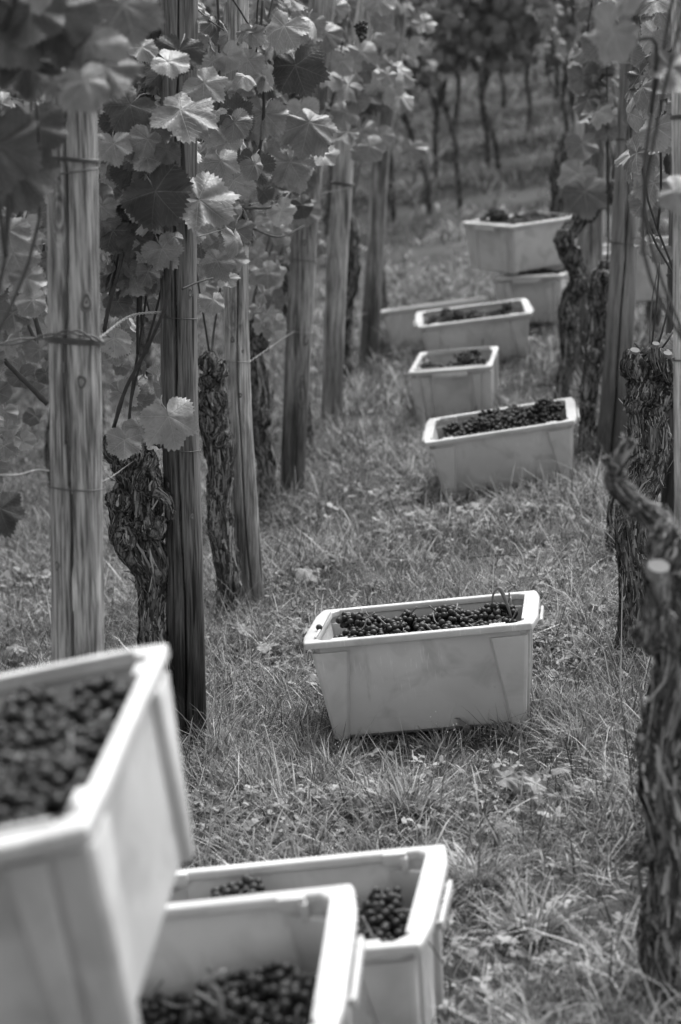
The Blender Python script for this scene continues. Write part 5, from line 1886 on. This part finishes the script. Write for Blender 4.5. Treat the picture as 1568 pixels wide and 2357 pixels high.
def weeds():
    """low broad-leaved weeds"""
    g = np.random.default_rng(44)
    V, T, tone = [], [], []
    o = 0
    pl = []
    for (px, py, sx, sy, n) in [(1330, 1400, .16, .35, 520), (1300, 1490, .14, .22, 380), (600, 1510, .14, .22, 330), (1100, 1180, .30, .35, 420), (1380, 1330, .12, .3, 200), (600, 1900, .2, .12, 260), (1200, 1850, .25, .2, 240),
                                (80, 1380, .25, .5, 420), (1150, 2250, .25, .2, 300), (640, 1345, .12, .12, 60), (1100, 800, .6, .8, 200), (940, 640, .6, 1.2, 260)]:
        c = ground_at(px, py)
        for _ in range(n): pl.append((c[0] + g.normal(0, sx), c[1] + g.normal(0, sy), g.uniform(.7, 1.3)))
    x, y = band_points(3, 9, 55, g)
    for a, b in zip(x, y): pl.append((a, b, g.uniform(.5, 1)))
    for (x, y, s) in pl:
        z = float(ground_z(x, y))
        if in_crate(np.array([x]), np.array([y]), np.array([z]), .01)[0]: continue
        h = g.uniform(.015, .05)
        k = int(g.integers(3, 6))
        a0 = g.uniform(0, 6.28)
        tn = g.choice([.09, .15, .22, .32])
        for j in range(k):
            a = a0 + j * 6.28 / k + g.normal(0, .2)
            L = g.uniform(.010, .022) * s * (1.0 if y < 7 else 1.5)
            W_ = L * g.uniform(.5, .8)
            d = np.array([math.cos(a), math.sin(a), g.normal(.05, .35)])
            sd_ = np.array([-math.sin(a), math.cos(a), g.normal(0, .25)])
            c = np.array([x, y, z + h])
            P = np.array([c, c + d * L * .35 + sd_ * W_ * .45, c + d * L * .75 + sd_ * W_ * .4, c + d * L - np.array([0, 0, L * .15]), c + d * L * .75 - sd_ * W_ * .4, c + d * L * .35 - sd_ * W_ * .45])
            V.append(P); T.append(np.array([(0, 1, 5), (1, 2, 5), (5, 2, 4), (2, 3, 4)]) + o)
            tone += [tn * g.uniform(.85, 1.2)] * 6
            o += 6
    ob = link('weeds', tri_mesh('weeds', np.vstack(V), np.vstack(T), tone, WEED, False))
    tag(ob, 'low broad-leaved weeds spread through the turf', 'weeds', None, 'stuff')


weeds()

# fallen vine leaves, one thing each
def fallen(px, py, Rpx, rotdeg, label, ms=HI, which=0, tilt=.25, lift=.035, group=None, nrm=None):
    p = ground_at(px, py)
    R = Rpx / pxm(p[1])
    me, end = ms[which % len(ms)]
    o = link('fallen_leaf', me)
    n = Vector((rnd.uniform(-tilt, tilt), -tilt * 1.3, 1)) if nrm is None else Vector(nrm)
    tip = Vector((math.cos(R_(rotdeg)), math.sin(R_(rotdeg)), 0))
    M = leaf_matrix(Vector(p) + Vector((0, 0, lift)), Vector((0, 0, 0)), tip, n, R)
    o.matrix_world = M
    tag(o, label, 'leaf', group)


fallen(1082, 1712, 40, 80, 'curled fallen leaf standing on edge against the front of the focused crate', HI, 3, 0, .045, None, (.5, -1, .35))
fallen(700, 1345, 46, 20, 'large pale fallen leaf lying beside the foot of the cracked post', HI, 5, .2, .055)
fallen(750, 1310, 34, -40, 'fallen leaf on the turf a little behind the one at the cracked post', HI, 7, .2, .055)
fallen(1160, 1860, 42, 10, 'pale fallen leaf in the grass below the focused crate', HI, 6, .25, .075)
fallen(1232, 1872, 38, 200, 'fallen leaf with a raised pale stalk right of its pale neighbour', HI, 2, .25, .075)
fallen(1290, 1840, 30, 100, 'small fallen leaf nearest the lower right trunk in the grass', HI, 8, .25, .075)
fallen(1170, 1975, 34, 60, 'half-buried fallen leaf in the tall grass beside the foreground crates', HI, 9, .25, .075)
fallen(1250, 1480, 26, -100, 'fallen leaf tucked against the right end of the focused crate', HI, 0, .3, .07)
fallen(560, 1490, 40, 30, 'fallen leaf among the weeds left of the focused crate', HI, 10, .2, .06)
fallen(620, 1530, 34, 130, 'smaller fallen leaf in front of its neighbour among the weeds', HI, 11, .2, .06)
fallen(40, 1530, 34, 60, 'fallen leaf at the left edge behind the topmost crate', HI, 1, .2, .06)

for M, x, y, z, lab in STRAY:
    me, end = HI[4]
    o = link('stray_leaf', me)
    o.matrix_world = M @ leaf_matrix((x, y, z), Vector((0, 0, 0)), (1, .3, .1), (.1, -.2, 1), .035)
    tag(o, lab, 'leaf')

# twigs on the ground
for (a, b, c, d, lab) in [(575, 1400, 640, 1366, 'pale thin twig slanting from the foot of the cracked post'), (1295, 1600, 1325, 1560, 'short dark twig in the grass right of the focused crate'),
                          (1060, 1300, 1250, 1303, 'long dark twig lying across the turf behind the focused crate'), (1040, 2298, 1120, 2290, 'pale straight twig in the dark grass beside the foreground crate')]:
    P0, P1 = ground_at(a, b), ground_at(c, d)
    P0[2] += .02; P1[2] += .03
    C = catmull([P0, (P0 + P1) / 2 + np.array([0, 0, .012]), P1], 9)
    V, F = tube(C, .003, 6)
    o = link('twig', mesh_from('twig', V, F, True, [STEM if 'pale' in lab else CANE]))
    tag(o, lab, 'twig')

print('leaves', LEAFCOUNT[0], 'blades', nb, 'objects', len(bpy.data.objects))
